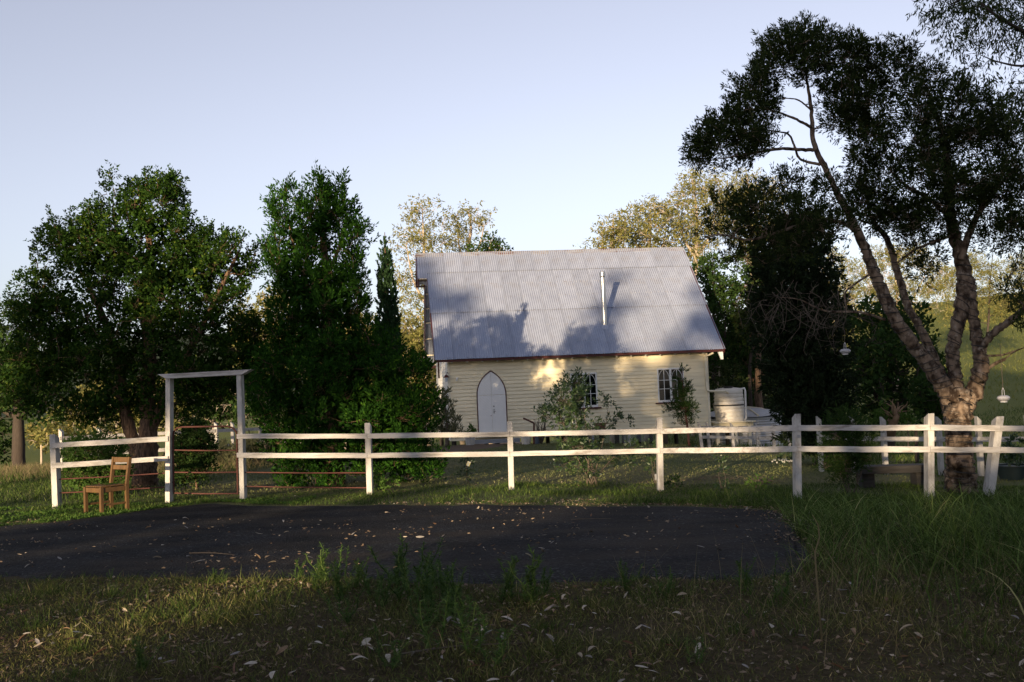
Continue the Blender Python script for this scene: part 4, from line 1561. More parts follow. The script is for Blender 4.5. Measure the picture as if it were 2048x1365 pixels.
bA3 = poly_blobs([(350, 900), (380, 850), (410, 860), (425, 900), (415, 950), (385, 975), (350, 960)], 20.6, 60, (10, 20), .5, np.random.default_rng(5), .5, .4)
grow('gate_shrub', 'dark green shrub growing just inside the pipe gate', 'shrub', gA3, [([gA3, pt(388, 930, 20.6), pt(386, 890, 20.6)], [.03, .02, .01])], bA3, S_JUN, L_GRN, BARKJ, 33, None, .012, .5)

# ---- B: the conical green conifer
YB = 20.8
polyB = [(560, 405), (578, 382), (600, 398), (622, 362), (642, 366), (658, 398), (672, 372), (692, 374), (696, 402), (710, 420), (694, 452), (728, 452), (714, 482), (704, 502), (724, 522), (730, 560), (726, 600), (736, 640), (750, 684),
         (802, 690), (832, 722), (858, 750), (868, 800), (862, 850), (842, 895), (888, 932), (862, 962), (800, 968), (700, 964), (620, 955), (562, 940), (530, 880), (512, 810), (500, 770), (528, 700), (540, 640), (548, 590), (528, 545), (545, 470), (566, 440)]
bB = np.concatenate([poly_blobs(polyB, YB, 350, (10, 23), 1.5, np.random.default_rng(6), inset=.6, space=.54), fingers(polyB, YB, 80, (26, 58), 8.5, 1.0, np.random.default_rng(16), 960, 1.4)])
gB = on_gnd(668, YB)
limB = [([gB + np.array([0, 0, -.2]), pt(668, 880, YB), pt(660, 760, YB), pt(655, 620, YB), pt(648, 500, YB), pt(640, 390, YB)], [.22, .19, .16, .12, .07, .02]),
        ([pt(660, 800, YB), pt(720, 700, YB - .2), pt(760, 690, YB - .3)], [.06, .04, .02]), ([pt(656, 640, YB), pt(600, 540, YB), pt(575, 430, YB)], [.06, .04, .015]),
        ([pt(652, 560, YB), pt(690, 460, YB), pt(688, 390, YB)], [.05, .03, .015])]
grow('conifer_tree', 'tall conical green conifer with foliage down to the lawn behind the fence', 'tree', gB, limB, bB, S_CON, L_CON, BARKJ, 41, None, .03, .3, extra_leaves=core_cards(polyB, YB, 170, .9, 341))

# ---- C: slim cypress
YC = 29.5
polyC = [(769, 450), (760, 500), (756, 560), (753, 640), (750, 720), (748, 800), (770, 850), (800, 830), (808, 760), (802, 690), (796, 620), (788, 560), (779, 500)]
bC = poly_blobs(polyC, YC, 260, (5, 12), .34, np.random.default_rng(7), inset=1.0, space=.45)
gC = on_gnd(782, YC)
grow('pencil_cypress', 'slim pointed pencil cypress rising left of the church roof', 'tree', gC, [([gC, pt(778, 760, YC), pt(774, 600, YC), pt(769.5, 465, YC)], [.12, .1, .06, .01])], bC, S_CYP, L_CYP, BARKJ, 51, None, .015, .0)

# ---- dark cypress on the right
YD = 25.5
polyD = [(1515, 500), (1560, 445), (1620, 430), (1662, 470), (1672, 560), (1688, 640), (1696, 740), (1692, 840), (1672, 900), (1640, 922), (1600, 908), (1578, 880), (1560, 830), (1535, 760), (1512, 680), (1512, 580)]
bD = poly_blobs(polyD, YD, 200, (18, 36), 1.1, np.random.default_rng(8), inset=.7)
gD = on_gnd(1642, YD)
grow('dark_cypress', 'very dark dense cypress standing right of the water tanks', 'tree', gD, [([gD + np.array([0, 0, -.2]), pt(1640, 880, YD), pt(1615, 700, YD), pt(1600, 480, YD)], [.2, .17, .12, .04])], bD, S_DRK, L_DRK, BARKD, 61, None, .03, .1)

# ---- the paperbark on the right
YP = 17.2
gP = on_gnd(1922, YP)
s_ = YP / FPX
limP = [([gP + np.array([.02, 0, -.2]), pt(1922, 985, YP), pt(1921, 950, YP), pt(1919, 900, YP), pt(1915, 850, YP), pt(1914, 815, YP), pt(1917, 785, YP)], [36 * s_, 33 * s_, 30 * s_, 27 * s_, 26 * s_, 30 * s_, 26 * s_]),
        ([pt(1914, 840, YP), pt(1893, 785, YP), pt(1852, 722, YP - .05), pt(1800, 655, YP - .1), pt(1770, 595, YP - .1), pt(1742, 530, YP), pt(1722, 478, YP), pt(1692, 420, YP), pt(1655, 345, YP), pt(1628, 285, YP), pt(1622, 215, YP + .1), pt(1612, 150, YP + .1), pt(1605, 95, YP)],
         [24 * s_, 23 * s_, 19.5 * s_, 17 * s_, 16 * s_, 14 * s_, 12 * s_, 9.5 * s_, 8 * s_, 6.5 * s_, 5 * s_, 3.2 * s_, 1.5 * s_]),
        ([pt(1900, 790, YP + .15), pt(1872, 725, YP + .3), pt(1845, 665, YP + .35), pt(1815, 610, YP + .4), pt(1795, 545, YP + .45), pt(1775, 480, YP + .5), pt(1740, 430, YP + .6), pt(1730, 340, YP + .6)],
         [13 * s_, 12 * s_, 11 * s_, 10 * s_, 9 * s_, 8 * s_, 5 * s_, 2 * s_]),
        ([pt(1918, 820, YP), pt(1908, 745, YP + .1), pt(1906, 690, YP + .1), pt(1922, 620, YP + .1), pt(1930, 560, YP + .15), pt(1918, 500, YP + .2), pt(1900, 430, YP + .2), pt(1895, 330, YP + .3), pt(1880, 250, YP + .3), pt(1850, 170, YP + .3)],
         [22 * s_, 18 * s_, 17 * s_, 19 * s_, 21 * s_, 17 * s_, 14 * s_, 9 * s_, 6 * s_, 2 * s_]),
        ([pt(1925, 830, YP + .1), pt(1948, 780, YP), pt(1962, 735, YP - .05), pt(1956, 690, YP), pt(1945, 620, YP + .05), pt(1942, 560, YP + .1)], [22 * s_, 21 * s_, 19 * s_, 16 * s_, 13 * s_, 12 * s_]),
        ([pt(1957, 700, YP), pt(1985, 668, YP - .1), pt(2020, 642, YP - .2), pt(2060, 612, YP - .3), pt(2120, 580, YP - .4)], [11 * s_, 10 * s_, 9 * s_, 8 * s_, 5 * s_]),
        ([pt(1964, 745, YP), pt(1990, 728, YP - .15), pt(2010, 718, YP - .2)], [5 * s_, 4.5 * s_, 4 * s_]),
        ([pt(2008, 719, YP - .2), pt(2030, 704, YP - .25), pt(2060, 690, YP - .3)], [1.6 * s_, 1.2 * s_, .7 * s_]),
        ([pt(1966, 712, YP), pt(2000, 711, YP - .3), pt(2025, 704, YP - .4), pt(2065, 690, YP - .5)], [3 * s_, 2.6 * s_, 2 * s_, 1 * s_]),
        ([pt(1920, 520, YP), pt(1950, 440, YP), pt(1990, 380, YP), pt(2040, 330, YP)], [10 * s_, 8 * s_, 6 * s_, 3 * s_]),
        ([pt(1905, 440, YP), pt(1860, 400, YP), pt(1810, 370, YP), pt(1770, 330, YP)], [7 * s_, 6 * s_, 4 * s_, 2 * s_]),
        ([pt(1632, 300, YP), pt(1600, 300, YP - .1), pt(1560, 298, YP - .2), pt(1500, 308, YP - .3), pt(1440, 318, YP - .4)], [5 * s_, 4.6 * s_, 4 * s_, 3 * s_, 1.2 * s_]),
        ([pt(1640, 330, YP), pt(1600, 318, YP + .2), pt(1588, 290, YP + .2), pt(1575, 268, YP + .1), pt(1540, 262, YP)], [4 * s_, 3.4 * s_, 3 * s_, 2.6 * s_, 1.4 * s_]),
        ([pt(1622, 255, YP), pt(1590, 238, YP), pt(1555, 225, YP), pt(1520, 215, YP)], [4 * s_, 3.4 * s_, 2.6 * s_, 1.4 * s_]),
        ([pt(1622, 220, YP), pt(1595, 200, YP), pt(1560, 197, YP)], [2.6 * s_, 2 * s_, 1.2 * s_]),
        ([pt(1715, 465, YP), pt(1680, 445, YP - .2), pt(1630, 440, YP - .4), pt(1570, 460, YP - .6), pt(1500, 480, YP - .8), pt(1440, 470, YP - 1), pt(1400, 480, YP - 1.1)], [6 * s_, 5 * s_, 4.6 * s_, 4 * s_, 3 * s_, 2 * s_, 1 * s_]),
        ([pt(1770, 640, YP), pt(1720, 625, YP - .2), pt(1650, 622, YP - .3), pt(1600, 600, YP - .4), pt(1560, 595, YP - .5)], [4 * s_, 3.2 * s_, 2.6 * s_, 1.6 * s_, .8 * s_]),
        ([pt(1745, 545, YP), pt(1695, 580, YP - .2), pt(1690, 600, YP - .2), pt(1694, 625, YP - .2)], [3 * s_, 2.4 * s_, 2 * s_, 1.2 * s_]),
        ([pt(1790, 530, YP + .4), pt(1830, 500, YP + .2), pt(1880, 480, YP), pt(1905, 470, YP)], [2 * s_, 3 * s_, 4 * s_, 4 * s_])]
limP = [(p_, [q_ * (.92 if i_ == 0 else .74) for q_ in r_]) for i_, (p_, r_) in enumerate(limP)]
rp = np.random.default_rng(9)
PL = [(1376, 322), (1395, 272), (1440, 240), (1468, 205), (1472, 155), (1505, 135), (1540, 168), (1562, 205), (1552, 240), (1532, 258), (1545, 288), (1500, 308), (1450, 325), (1400, 338)]
PT_ = [(1522, 118), (1538, 76), (1580, 72), (1626, 62), (1662, 80), (1712, 82), (1728, 112), (1712, 162), (1650, 168), (1600, 168), (1540, 152), (1528, 130)]
PM = [(1640, 172), (1720, 140), (1742, 104), (1790, 94), (1832, 112), (1872, 140), (1930, 178), (2000, 218), (2080, 250), (2080, 490), (1980, 500), (1900, 480), (1830, 485), (1760, 460), (1700, 425), (1722, 350), (1690, 300), (1650, 250)]
PLo = [(1392, 430), (1430, 388), (1500, 372), (1560, 358), (1640, 368), (1672, 420), (1662, 480), (1600, 520), (1540, 545), (1490, 530), (1440, 512), (1398, 472)]
PR = [(1985, 490), (2080, 470), (2080, 690), (2030, 670), (2000, 620)]
PS = [(1800, 475), (1850, 460), (1885, 490), (1880, 550), (1840, 570), (1805, 530)]
bP = np.concatenate([fingers(PL, YP, 26, (22, 44), 8, .7, rp, 400, .9), fingers(PT_, YP, 26, (22, 44), 8, .7, rp, 150, 1.2), fingers(PM[:10], YP, 30, (22, 44), 8, .9, rp, 240, 1.2), poly_blobs(PL, YP, 60, (14, 26), .9, rp, .6), poly_blobs(PT_, YP, 46, (14, 26), .8, rp, .6), poly_blobs(PM, YP + .2, 230, (14, 32), 1.7, rp, .6, .5),
                     poly_blobs(PLo, YP - .4, 62, (14, 28), 1.2, rp, .6), poly_blobs(PR, YP - .3, 10, (12, 22), .7, rp, .5), poly_blobs(PS, YP + .4, 16, (10, 20), .4, rp, .5), poly_blobs([(1560, 345), (1640, 335), (1705, 400), (1725, 470), (1650, 485), (1570, 430)], YP - .3, 30, (12, 22), .8, rp, .5), poly_blobs([(1690, 330), (1765, 330), (1820, 440), (1770, 490), (1705, 440)], YP + .3, 26, (12, 22), .8, rp, .5)])
grow('paperbark_tree', 'big dark paperbark with many twisting limbs wound with cable, right of the bench', 'tree', gP, limP, bP, S_PAP, L_PAP, BARKP, 71, None, .022, .55, 14, .0035, wob=.1, rough=.13, extra_leaves=core_cards(PM, YP + .2, 60, .9, 351, .1, .035, 26))
# dead hanging twigs under its left branches
rg = np.random.default_rng(15)
mb = MB()
for k in range(46):
    x0, y0 = rg.uniform(1500, 1700), rg.uniform(560, 630)
    p = pt(x0, y0, YP - .4 + rg.uniform(-.3, .3))
    q = p + np.array([rg.normal() * .25, rg.normal() * .2, -rg.uniform(.1, .75)])
    pa = curve_to(p, q, rg, 4, .25, .1)
    mb.tube(pa, list(np.linspace(.007, .002, 5)), 4, cap=False)
    for j in range(3):
        a_ = pa[rg.integers(1, 5)]
        mb.tube(curve_to(a_, a_ + rg.normal(size=3) * .14 + np.array([0, 0, -.08]), rg, 3, .2), list(np.linspace(.004, .0015, 4)), 3, cap=False)
dt = mb.build('dead_twigs', TWIG, bpy.data.objects['paperbark_tree'], world=True)

# cable wound round the limbs
def wind(mb, pts, radii, pitch, r_off=.012, ph=0.0):
    o, r = smooth_path(pts, radii, 6)
    o, r = np.array(o), np.array(r)
    s = np.r_[0, np.cumsum(np.linalg.norm(np.diff(o, axis=0), axis=1))]
    n = int(s[-1] / pitch * 12)
    u = np.linspace(0, s[-1], n)
    c = np.stack([np.interp(u, s, o[:, k]) for k in range(3)], 1)
    rr = np.interp(u, s, r) + r_off
    d = unit(np.gradient(c, axis=0))
    s1 = unit(np.cross(d, np.array([.2, 1, .1])))
    s2 = np.cross(s1, d)
    a = u / pitch * 2 * np.pi + ph + .5 * np.sin(u * 5.0)
    P = c + (s1 * np.cos(a)[:, None] + s2 * np.sin(a)[:, None]) * rr[:, None]
    mb.tube(P, .0065, 4, cap=False)
wires = MB()
wind(wires, *limP[0], .1)
wind(wires, *limP[0], .17, ph=2)
for i, pi_ in ((1, .17), (2, .17), (3, .2), (4, .16)):
    wind(wires, limP[i][0][:7], limP[i][1][:7], pi_)
    if i != 2:
        wind(wires, limP[i][0][:6], limP[i][1][:6], pi_ * 1.7, ph=1.5)
tag(wires.build('light_cable', CABLE), 'black fairy light cable wound round the paperbark trunk and limbs', 'cable')

# ---- gum hanging in from the top right corner
YE = 15.0
gE = on_gnd(2420, YE)
CE = [(1832, 22), (1852, -10), (1960, -40), (2120, -60), (2120, 150), (2070, 140), (2030, 60), (1985, 150), (1950, 152), (1915, 122), (1880, 92), (1850, 62)]
bE = np.concatenate([poly_blobs(CE, YE, 44, (14, 26), .8, rp, .5), poly_blobs([(1990, 160), (2060, 120), (2120, 150), (2120, 330), (2050, 300), (2020, 230)], YE, 16, (14, 24), .6, rp, .5),
                     poly_blobs([(2000, 560), (2090, 520), (2120, 640), (2040, 650)], YE + 1, 8, (12, 20), .5, rp, .5)])
limE = [([gE, pt(2400, 700, YE), pt(2360, 400, YE), pt(2280, 150, YE), pt(2200, 0, YE), pt(2150, -200, YE)], [.28, .24, .2, .17, .14, .1]),
        ([pt(2280, 150, YE), pt(2180, 90, YE), pt(2090, 80, YE - .2), pt(2040, 60, YE - .2), pt(1990, 30, YE - .3), pt(1960, 5, YE - .3)], [.09, .07, .045, .03, .022, .014]),
        ([pt(2150, 90, YE), pt(2060, 130, YE - .3), pt(2000, 125, YE - .4), pt(1960, 110, YE - .4)], [.04, .02, .012, .006]),
        ([pt(2200, 0, YE), pt(2080, -30, YE), pt(1990, -30, YE), pt(1900, 10, YE)], [.07, .04, .03, .012])]
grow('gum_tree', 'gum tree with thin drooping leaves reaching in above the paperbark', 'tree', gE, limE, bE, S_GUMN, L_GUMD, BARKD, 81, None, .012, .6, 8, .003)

# ---- far gums and bushes
def far_tree(name, label, poly, Y, base_px, n, rpx, depth, seed, sp=S_GUMF, lm=L_GUM, bark=BARKG, r=.16, group=None, cat='tree', k=1.0, fork=True, twig=.5):
    rg = np.random.default_rng(seed)
    b = poly_blobs(poly, Y, n, rpx, depth, rg, .5)
    P = np.array(poly, float)
    c = P.mean(0)
    top = P[:, 1].min()
    g = on_gnd(base_px, Y)
    gy = None
    mid = at(.5 * base_px + .5 * c[0], c[1] + (P[:, 1].max() - c[1]) * .8, Y)
    mid2 = at(c[0], c[1], Y + .3)
    tp = at(c[0] + rg.uniform(-10, 10), top + 12, Y)
    lims = [([g + np.array([0, 0, -.3]), g * .5 + mid * .5 + rg.normal(size=3) * .12, mid, mid2, tp], [r * 1.15, r, r * .85, r * .55, .02])]
    if fork:
        for s in (-1, 1):
            e1 = at(c[0] + s * (P[:, 0].max() - P[:, 0].min()) * .3, c[1] - (c[1] - top) * .2, Y + rg.uniform(-1, 1))
            lims.append(([mid, mid * .5 + e1 * .5 + np.array([s * .2, 0, -.3]), e1], [r * .6, r * .4, .02]))
    sp2 = dict(sp)
    sp2['k'] = sp['k'] * k
    return grow(name, label, cat, g, lims, b, sp2, lm, bark, seed, group, .03, twig, 7, .012, wob=.03)

GB = 'gum trees beyond the church'
far_tree('gum_tree', 'tall airy sunlit gum left of the church ridge beside the pencil cypress', [(782, 520), (798, 440), (830, 402), (872, 398), (902, 430), (905, 482), (900, 545), (872, 590), (830, 640), (792, 600)], 60, 858, 60, (10, 20), 2.2, 101, k=.55, group=GB)
far_tree('gum_tree', 'slender sunlit gum rising behind the left end of the roof ridge', [(900, 442), (928, 408), (962, 412), (988, 420), (978, 452), (945, 478), (930, 540), (905, 520)], 63, 925, 30, (9, 18), 1.8, 102, k=.6, group=GB)
far_tree('gum_tree', 'rounded green treetop just above the rusty part of the ridge', [(935, 500), (958, 478), (1000, 472), (1024, 490), (1022, 540), (940, 545)], 57, 980, 26, (9, 16), 1.5, 103, S_BUSH, L_GRN, group=GB, fork=False)
far_tree('gum_tree', 'small treetop peeping over the ridge left of the gum grove', [(1160, 498), (1175, 488), (1192, 492), (1195, 540), (1160, 540)], 57, 1178, 8, (7, 11), .8, 104, group=GB, fork=False)
far_tree('gum_tree', 'sunlit gum at the left edge of the grove above the ridge', [(1188, 480), (1205, 440), (1228, 425), (1250, 430), (1262, 470), (1250, 540), (1200, 545)], 56, 1225, 40, (9, 18), 1.8, 105, k=.8, group=GB)
far_tree('gum_tree', 'wide golden gum with many pale stems behind the flue', [(1240, 430), (1290, 405), (1332, 398), (1350, 440), (1340, 500), (1300, 545), (1250, 540)], 58, 1295, 60, (10, 20), 2.2, 106, k=.8, group=GB)
far_tree('gum_tree', 'taller gum behind the right end of the ridge', [(1322, 420), (1350, 370), (1400, 338), (1442, 345), (1452, 400), (1440, 480), (1400, 530), (1340, 540)], 60, 1390, 70, (11, 22), 2.4, 107, k=.8, group=GB)
far_tree('gum_tree', 'sunlit gum crown under the lowest paperbark branch', [(1430, 385), (1480, 345), (1540, 335), (1572, 390), (1560, 470), (1500, 540), (1440, 520)], 66, 1500, 60, (11, 22), 2.4, 108, k=.8, group=GB)
FB = 'shaded trees behind the water tanks'
far_tree('forest_tree', 'shaded leafy tree whose pale stem stands beside the roof end', [(1385, 540), (1420, 505), (1450, 540), (1460, 640), (1450, 760), (1425, 800), (1400, 700)], 49, 1433, 46, (12, 24), 1.6, 109, S_BUSH, L_GRN, BARKD, group=FB)
far_tree('forest_tree', 'shaded leafy tree with reddish twin stems behind the round tank', [(1440, 560), (1490, 500), (1540, 540), (1560, 640), (1550, 760), (1490, 800), (1450, 720)], 50, 1522, 60, (12, 24), 1.8, 110, S_BUSH, L_GRN, BARKJ, r=.2, group=FB)
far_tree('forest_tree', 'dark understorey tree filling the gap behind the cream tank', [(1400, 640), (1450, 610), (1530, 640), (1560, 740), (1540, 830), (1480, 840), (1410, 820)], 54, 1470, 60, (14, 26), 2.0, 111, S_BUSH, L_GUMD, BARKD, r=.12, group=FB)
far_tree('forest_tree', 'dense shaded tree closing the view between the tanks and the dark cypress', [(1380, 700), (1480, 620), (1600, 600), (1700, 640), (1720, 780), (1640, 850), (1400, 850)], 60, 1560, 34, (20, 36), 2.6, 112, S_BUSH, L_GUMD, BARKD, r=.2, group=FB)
for j, (px, Y, tp, r_) in enumerate(((1432, 47, 730, .07), (1502, 48, 600, .09), (1519, 47.5, 560, .15))):
    g = on_gnd(px, Y)
    tg = grow('forest_sapling', ('pale', 'thin grey', 'thick reddish')[j] + ' bare stem with a small high crown behind the tanks', 'tree', g,
              [([g - np.array([0, 0, .2]), at(px + 2, 850, Y), at(px - 3, 850 - (850 - tp) * .4, Y), at(px + 5, 850 - (850 - tp) * .75, Y), at(px + 8, tp, Y)], [r_, r_, r_ * .9, r_ * .7, .03])],
              poly_blobs([(px - 35, tp + 40), (px + 10, tp - 20), (px + 50, tp + 30), (px + 30, tp + 90), (px - 25, tp + 90)], Y, 14, (10, 18), 1, np.random.default_rng(120 + j), .5), S_BUSH, L_GUMD, (BARKG, BARKD, BARKJ)[j], 130 + j, FB, .02, .5)
LB = 'trees beyond the left paddock'
far_tree('paddock_tree', 'sunny yellow green tree glimpsed between the juniper and the conifer', [(455, 640), (510, 585), (570, 570), (605, 640), (600, 780), (470, 790)], 56, 530, 60, (14, 26), 2.4, 141, S_BUSH, L_GUM, group=LB)
far_tree('paddock_tree', 'dark rounded tree at the far left edge beyond the paddock', [(-120, 640), (-20, 612), (42, 615), (62, 680), (60, 800), (-120, 800)], 60, -20, 60, (18, 32), 3, 142, S_BUSH, L_GRN, BARKD, group=LB)
far_tree('paddock_tree', 'low sunlit tree behind the foot of the juniper', [(80, 830), (160, 780), (260, 755), (340, 760), (380, 820), (360, 880), (100, 885)], 48, 230, 60, (14, 26), 2, 143, S_BUSH, L_GUM, group=LB)
far_tree('paddock_tree', 'leafy tree showing through the white gate frame', [(340, 780), (400, 720), (470, 740), (520, 800), (500, 850), (350, 860)], 50, 430, 50, (14, 26), 2, 144, S_BUSH, L_GRN, group=LB)
far_tree('paddock_tree', 'sunlit tree behind the conical conifer', [(590, 720), (650, 640), (740, 620), (790, 700), (780, 820), (610, 830)], 57, 690, 60, (16, 28), 2.4, 145, S_BUSH, L_GUM, group=LB)
far_tree('paddock_tree', 'olive tree between the slim cypress and the church gable', [(792, 640), (825, 612), (865, 640), (885, 720), (880, 830), (800, 830)], 53, 842, 60, (13, 24), 2, 146, S_BUSH, L_GUM, group=LB)
YT = 33
far_tree('paddock_tree', 'leafy tree on a dark straight trunk at the edge of the dry grass', [(-60, 760), (-10, 700), (50, 675), (120, 715), (135, 790), (95, 842), (30, 850), (-60, 845)], YT, 37, 50, (13, 26), 1.6, 147, S_BUSH, L_GRN, BARKD, r=.2, group=LB)
far_tree('paddock_bush', 'round dark bush at the foot of the trunk beyond the dry grass', [(-70, 900), (-20, 855), (25, 865), (30, 915), (-60, 925)], 34, -15, 24, (12, 20), 1, 148, S_BUSH, L_GRN, BARKD, r=.05, cat='shrub', fork=False)
far_tree('paddock_bush', 'small yellow green bush beyond the dry grass', [(55, 870), (80, 850), (110, 868), (112, 892), (58, 895)], 46, 82, 20, (8, 13), 1, 149, S_BUSH, L_GUM, r=.05, cat='shrub', fork=False)
RB = 'trees on the right beyond the back fence'
far_tree('slope_tree', 'shaded bushy tree left of the paperbark above the uprooted stump', [(1680, 700), (1702, 625), (1760, 590), (1832, 612), (1885, 680), (1890, 800), (1810, 850), (1700, 850)], 36, 1780, 110, (14, 28), 2.2, 151, S_BUSH, L_GRN, BARKD, group=RB)
far_tree('slope_tree', 'sunlit spreading tree on the slope between the paperbark limbs', [(1690, 565), (1720, 512), (1780, 482), (1852, 482), (1902, 522), (1902, 625), (1700, 650)], 85, 1800, 70, (14, 26), 3, 152, S_GUMF, L_GUM, group=RB, k=.5)
far_tree('slope_tree', 'pale sunlit tree at the top of the green hillside', [(1880, 565), (1930, 502), (2000, 520), (2080, 495), (2090, 640), (1900, 655)], 100, 1975, 70, (14, 26), 3.4, 153, S_GUMF, L_GUM, BARKD, group=RB, k=.45, r=.12, fork=False)
far_tree('slope_tree', 'sunny tree behind the dark cypress', [(1560, 560), (1620, 500), (1700, 500), (1720, 580), (1700, 700), (1580, 700)], 80, 1650, 60, (16, 28), 3, 154, S_GUMF, L_GUM, group=RB, k=.5)
far_tree('slope_tree', 'low dark bush between the uprooted stump and the paperbark', [(1830, 780), (1870, 730), (1900, 760), (1905, 840), (1850, 850)], 33, 1868, 40, (10, 20), 1, 155, S_BUSH, L_GRN, BARKD, r=.06, group=RB, fork=False)

# ---- uprooted stump catching the sun
ps = on_gnd(1790, 31)
st = thing('uprooted_stump', 'pale uprooted tree stump with clawing roots catching the sun', 'stump', ps)
WOODP = material('bleached root wood', (.3, .2, .12), (.18, .11, .06), 5, .85, .4, 20)
rg = np.random.default_rng(21)
c = at(1788, 838, 31) - ps
MB().tube([c + np.array([-.1, .3, -.5]), c + np.array([-.05, .1, -.15]), c, c + np.array([.1, -.1, .12])], [.22, .18, .15, .09], 9).build('bole', WOODP, st, smooth='all')
for (x, y) in ((1768, 806), (1778, 800), (1796, 804), (1800, 812), (1815, 803), (1822, 822), (1755, 822), (1806, 828), (1776, 838), (1762, 814), (1786, 798), (1808, 810), (1770, 826), (1792, 812)):
    q = at(x, y, 31 + rg.uniform(-.3, .3)) - ps
    MB().tube(curve_to(c, q, rg, 5, .09, .12), [.045, .04, .032, .022, .013, .004], 6).build('root', WOODP, st, smooth='all')
for (px, py, r_, sd, lb) in ((1762, 836, .34, 1, 'bright green bush left of the uprooted stump'), (1816, 843, .26, 2, 'small bright green bush right of the uprooted stump')):
    g = on_gnd(px, 31)
    cc_ = at(px, py, 31)
    rr = np.random.default_rng(160 + sd)
    bb = np.array([[*(cc_ + rr.normal(size=3) * r_ * .45), r_ * .45] for _ in range(12)])
    grow('stump_bush', lb, 'shrub', g, [([g, (g + cc_) / 2, cc_], [.03, .02, .01])], bb, dict(S_SHR, k=300, L=.1, W=.04), L_LIM, TWIG, 165 + sd, None, .01, .3)

# ================================================================== SHRUBS IN THE GARDEN
def stems(base, tips, r, rg):
    return [([base + np.array([rg.normal() * .05, rg.normal() * .05, -.08]), base * .55 + np.asarray(t_) * .45 + rg.normal(size=3) * .04, np.asarray(t_)], [r, r * .7, r * .3]) for t_ in tips]

YS_ = 18.9
rg = np.random.default_rng(23)
g = on_gnd(1180, YS_)
bl = []
for x, y, r in ((1140, 775, 26), (1155, 765, 18), (1125, 800, 26), (1150, 800, 28), (1170, 785, 15), (1105, 815, 18), (1085, 832, 14), (1098, 835, 15), (1140, 830, 26), (1162, 825, 18), (1120, 845, 20), (1150, 860, 22), (1130, 880, 18),
                (1175, 860, 20), (1205, 802, 11), (1218, 812, 11), (1232, 840, 12), (1250, 846, 10), (1222, 850, 12), (1205, 860, 13), (1160, 895, 22), (1145, 915, 18), (1180, 905, 16), (1128, 930, 12), (1160, 930, 18), (1185, 935, 16),
                (1240, 905, 13), (1255, 918, 13), (1235, 925, 11), (1270, 895, 10), (1165, 955, 14), (1190, 880, 16), (1125, 905, 14)):
    p = at(x, y, YS_ + rg.uniform(-.35, .35))
    bl.append([*p, r / FPX * YS_])
bl = np.array(bl)
grow('garden_shrub', 'leafy dark green shrub with many thin stems behind the fence before the window', 'shrub', g,
     stems(g, [at(1148, 790, YS_), at(1165, 800, YS_), at(1180, 850, YS_ - .1), at(1120, 830, YS_), at(1215, 830, YS_ + .1), at(1240, 900, YS_ - .2), at(1145, 900, YS_ - .1)], .018, rg), bl, S_SHR, L_SHR, TWIG, 201, None, .008, .7, 6, .0025)

YW = 35.5
g = on_gnd(1379, YW)
bl = [[*at(x, y, YW + rg.uniform(-.3, .3)), r / FPX * YW] for x, y, r in ((1364, 745, 7), (1362, 762, 9), (1368, 775, 11), (1358, 785, 11), (1372, 790, 12), (1362, 800, 13), (1350, 822, 11), (1342, 818, 9), (1366, 818, 13), (1380, 815, 11), (1385, 822, 9), (1365, 835, 9), (1375, 838, 9), (1360, 848, 6), (1378, 850, 6))]
grow('young_wattle', 'young feathery tree in front of the right church window', 'tree', g, [([g, at(1374, 850, YW), at(1368, 800, YW), at(1364, 736, YW)], [.05, .04, .03, .008])], np.array(bl), dict(S_FEA, k=700, L=.11, W=.018), L_GRN, TERRA, 202, None, .014, .6)

YY = 19.8
g = on_gnd(936, YY)
bl = [[*at(x, y, YY + rg.uniform(-.08, .08)), r / FPX * YY] for x, y, r in ((932, 922, 8), (928, 930, 7), (940, 938, 7), (930, 950, 8), (938, 956, 7), (926, 958, 5))]
sap = grow('tagged_sapling', 'thin young sapling with a nursery tag behind the fence', 'sapling', g, [([g, at(934, 955, YY), at(933, 918, YY)], [.011, .009, .004])], np.array(bl), dict(S_SHR, k=900, m=8), L_SHR, TWIG, 203, None, .004, .3)
p = at(937, 928, YY - .08)
MB().box(p, (.07, .004, .09), Matrix.Rotation(rad(25), 3, 'Y')).build('nursery_tag', material('printed tag', (.6, .6, .55), (.5, .42, .1), 14, .5, contrast=.08), sap, world=True)

YG_ = 35.5
g = on_gnd(893, YG_)
bl = [[*at(x, y, YG_ + rg.uniform(-.4, .4)), r / FPX * YG_] for x, y, r in ((888, 790, 10), (880, 805, 12), (892, 812, 13), (898, 830, 13), (882, 830, 14), (905, 845, 12), (888, 850, 15), (912, 860, 10), (895, 865, 14), (880, 868, 12), (908, 872, 12))]
grow('grey_shrub', 'grey green upright shrub at the left corner of the church', 'shrub', g, [([g, at(895, 860, YG_), at(888, 800, YG_)], [.07, .05, .02])], np.array(bl), dict(S_FEA, k=200, L=.2, W=.035, up=1.6), L_GREY, TWIG, 204, None, .014, .6)

for px, py, Y, w_, lb, sd in ((450, 905, 27, 34, 'grey lavender bush on the lawn seen through the gate', 1), (515, 900, 28, 28, 'grey lavender bush right of the gate post on the lawn', 2)):
    g = on_gnd(px, Y)
    rr = np.random.default_rng(210 + sd)
    bl = np.array([[*at(px + rr.uniform(-w_, w_), py + rr.uniform(-12, 26), Y + rr.uniform(-.3, .3)), 12 / FPX * Y] for _ in range(18)])
    grow('lavender_bush', lb, 'shrub', g, [([g, g + np.array([0, 0, .15]), g + np.array([0, 0, .3])], [.03, .02, .01])], bl, dict(S_FEA, k=260, L=.15, W=.018, up=1.8), L_GREY, TWIG, 212 + sd, 'lavender bushes on the lawn', .006, .3)

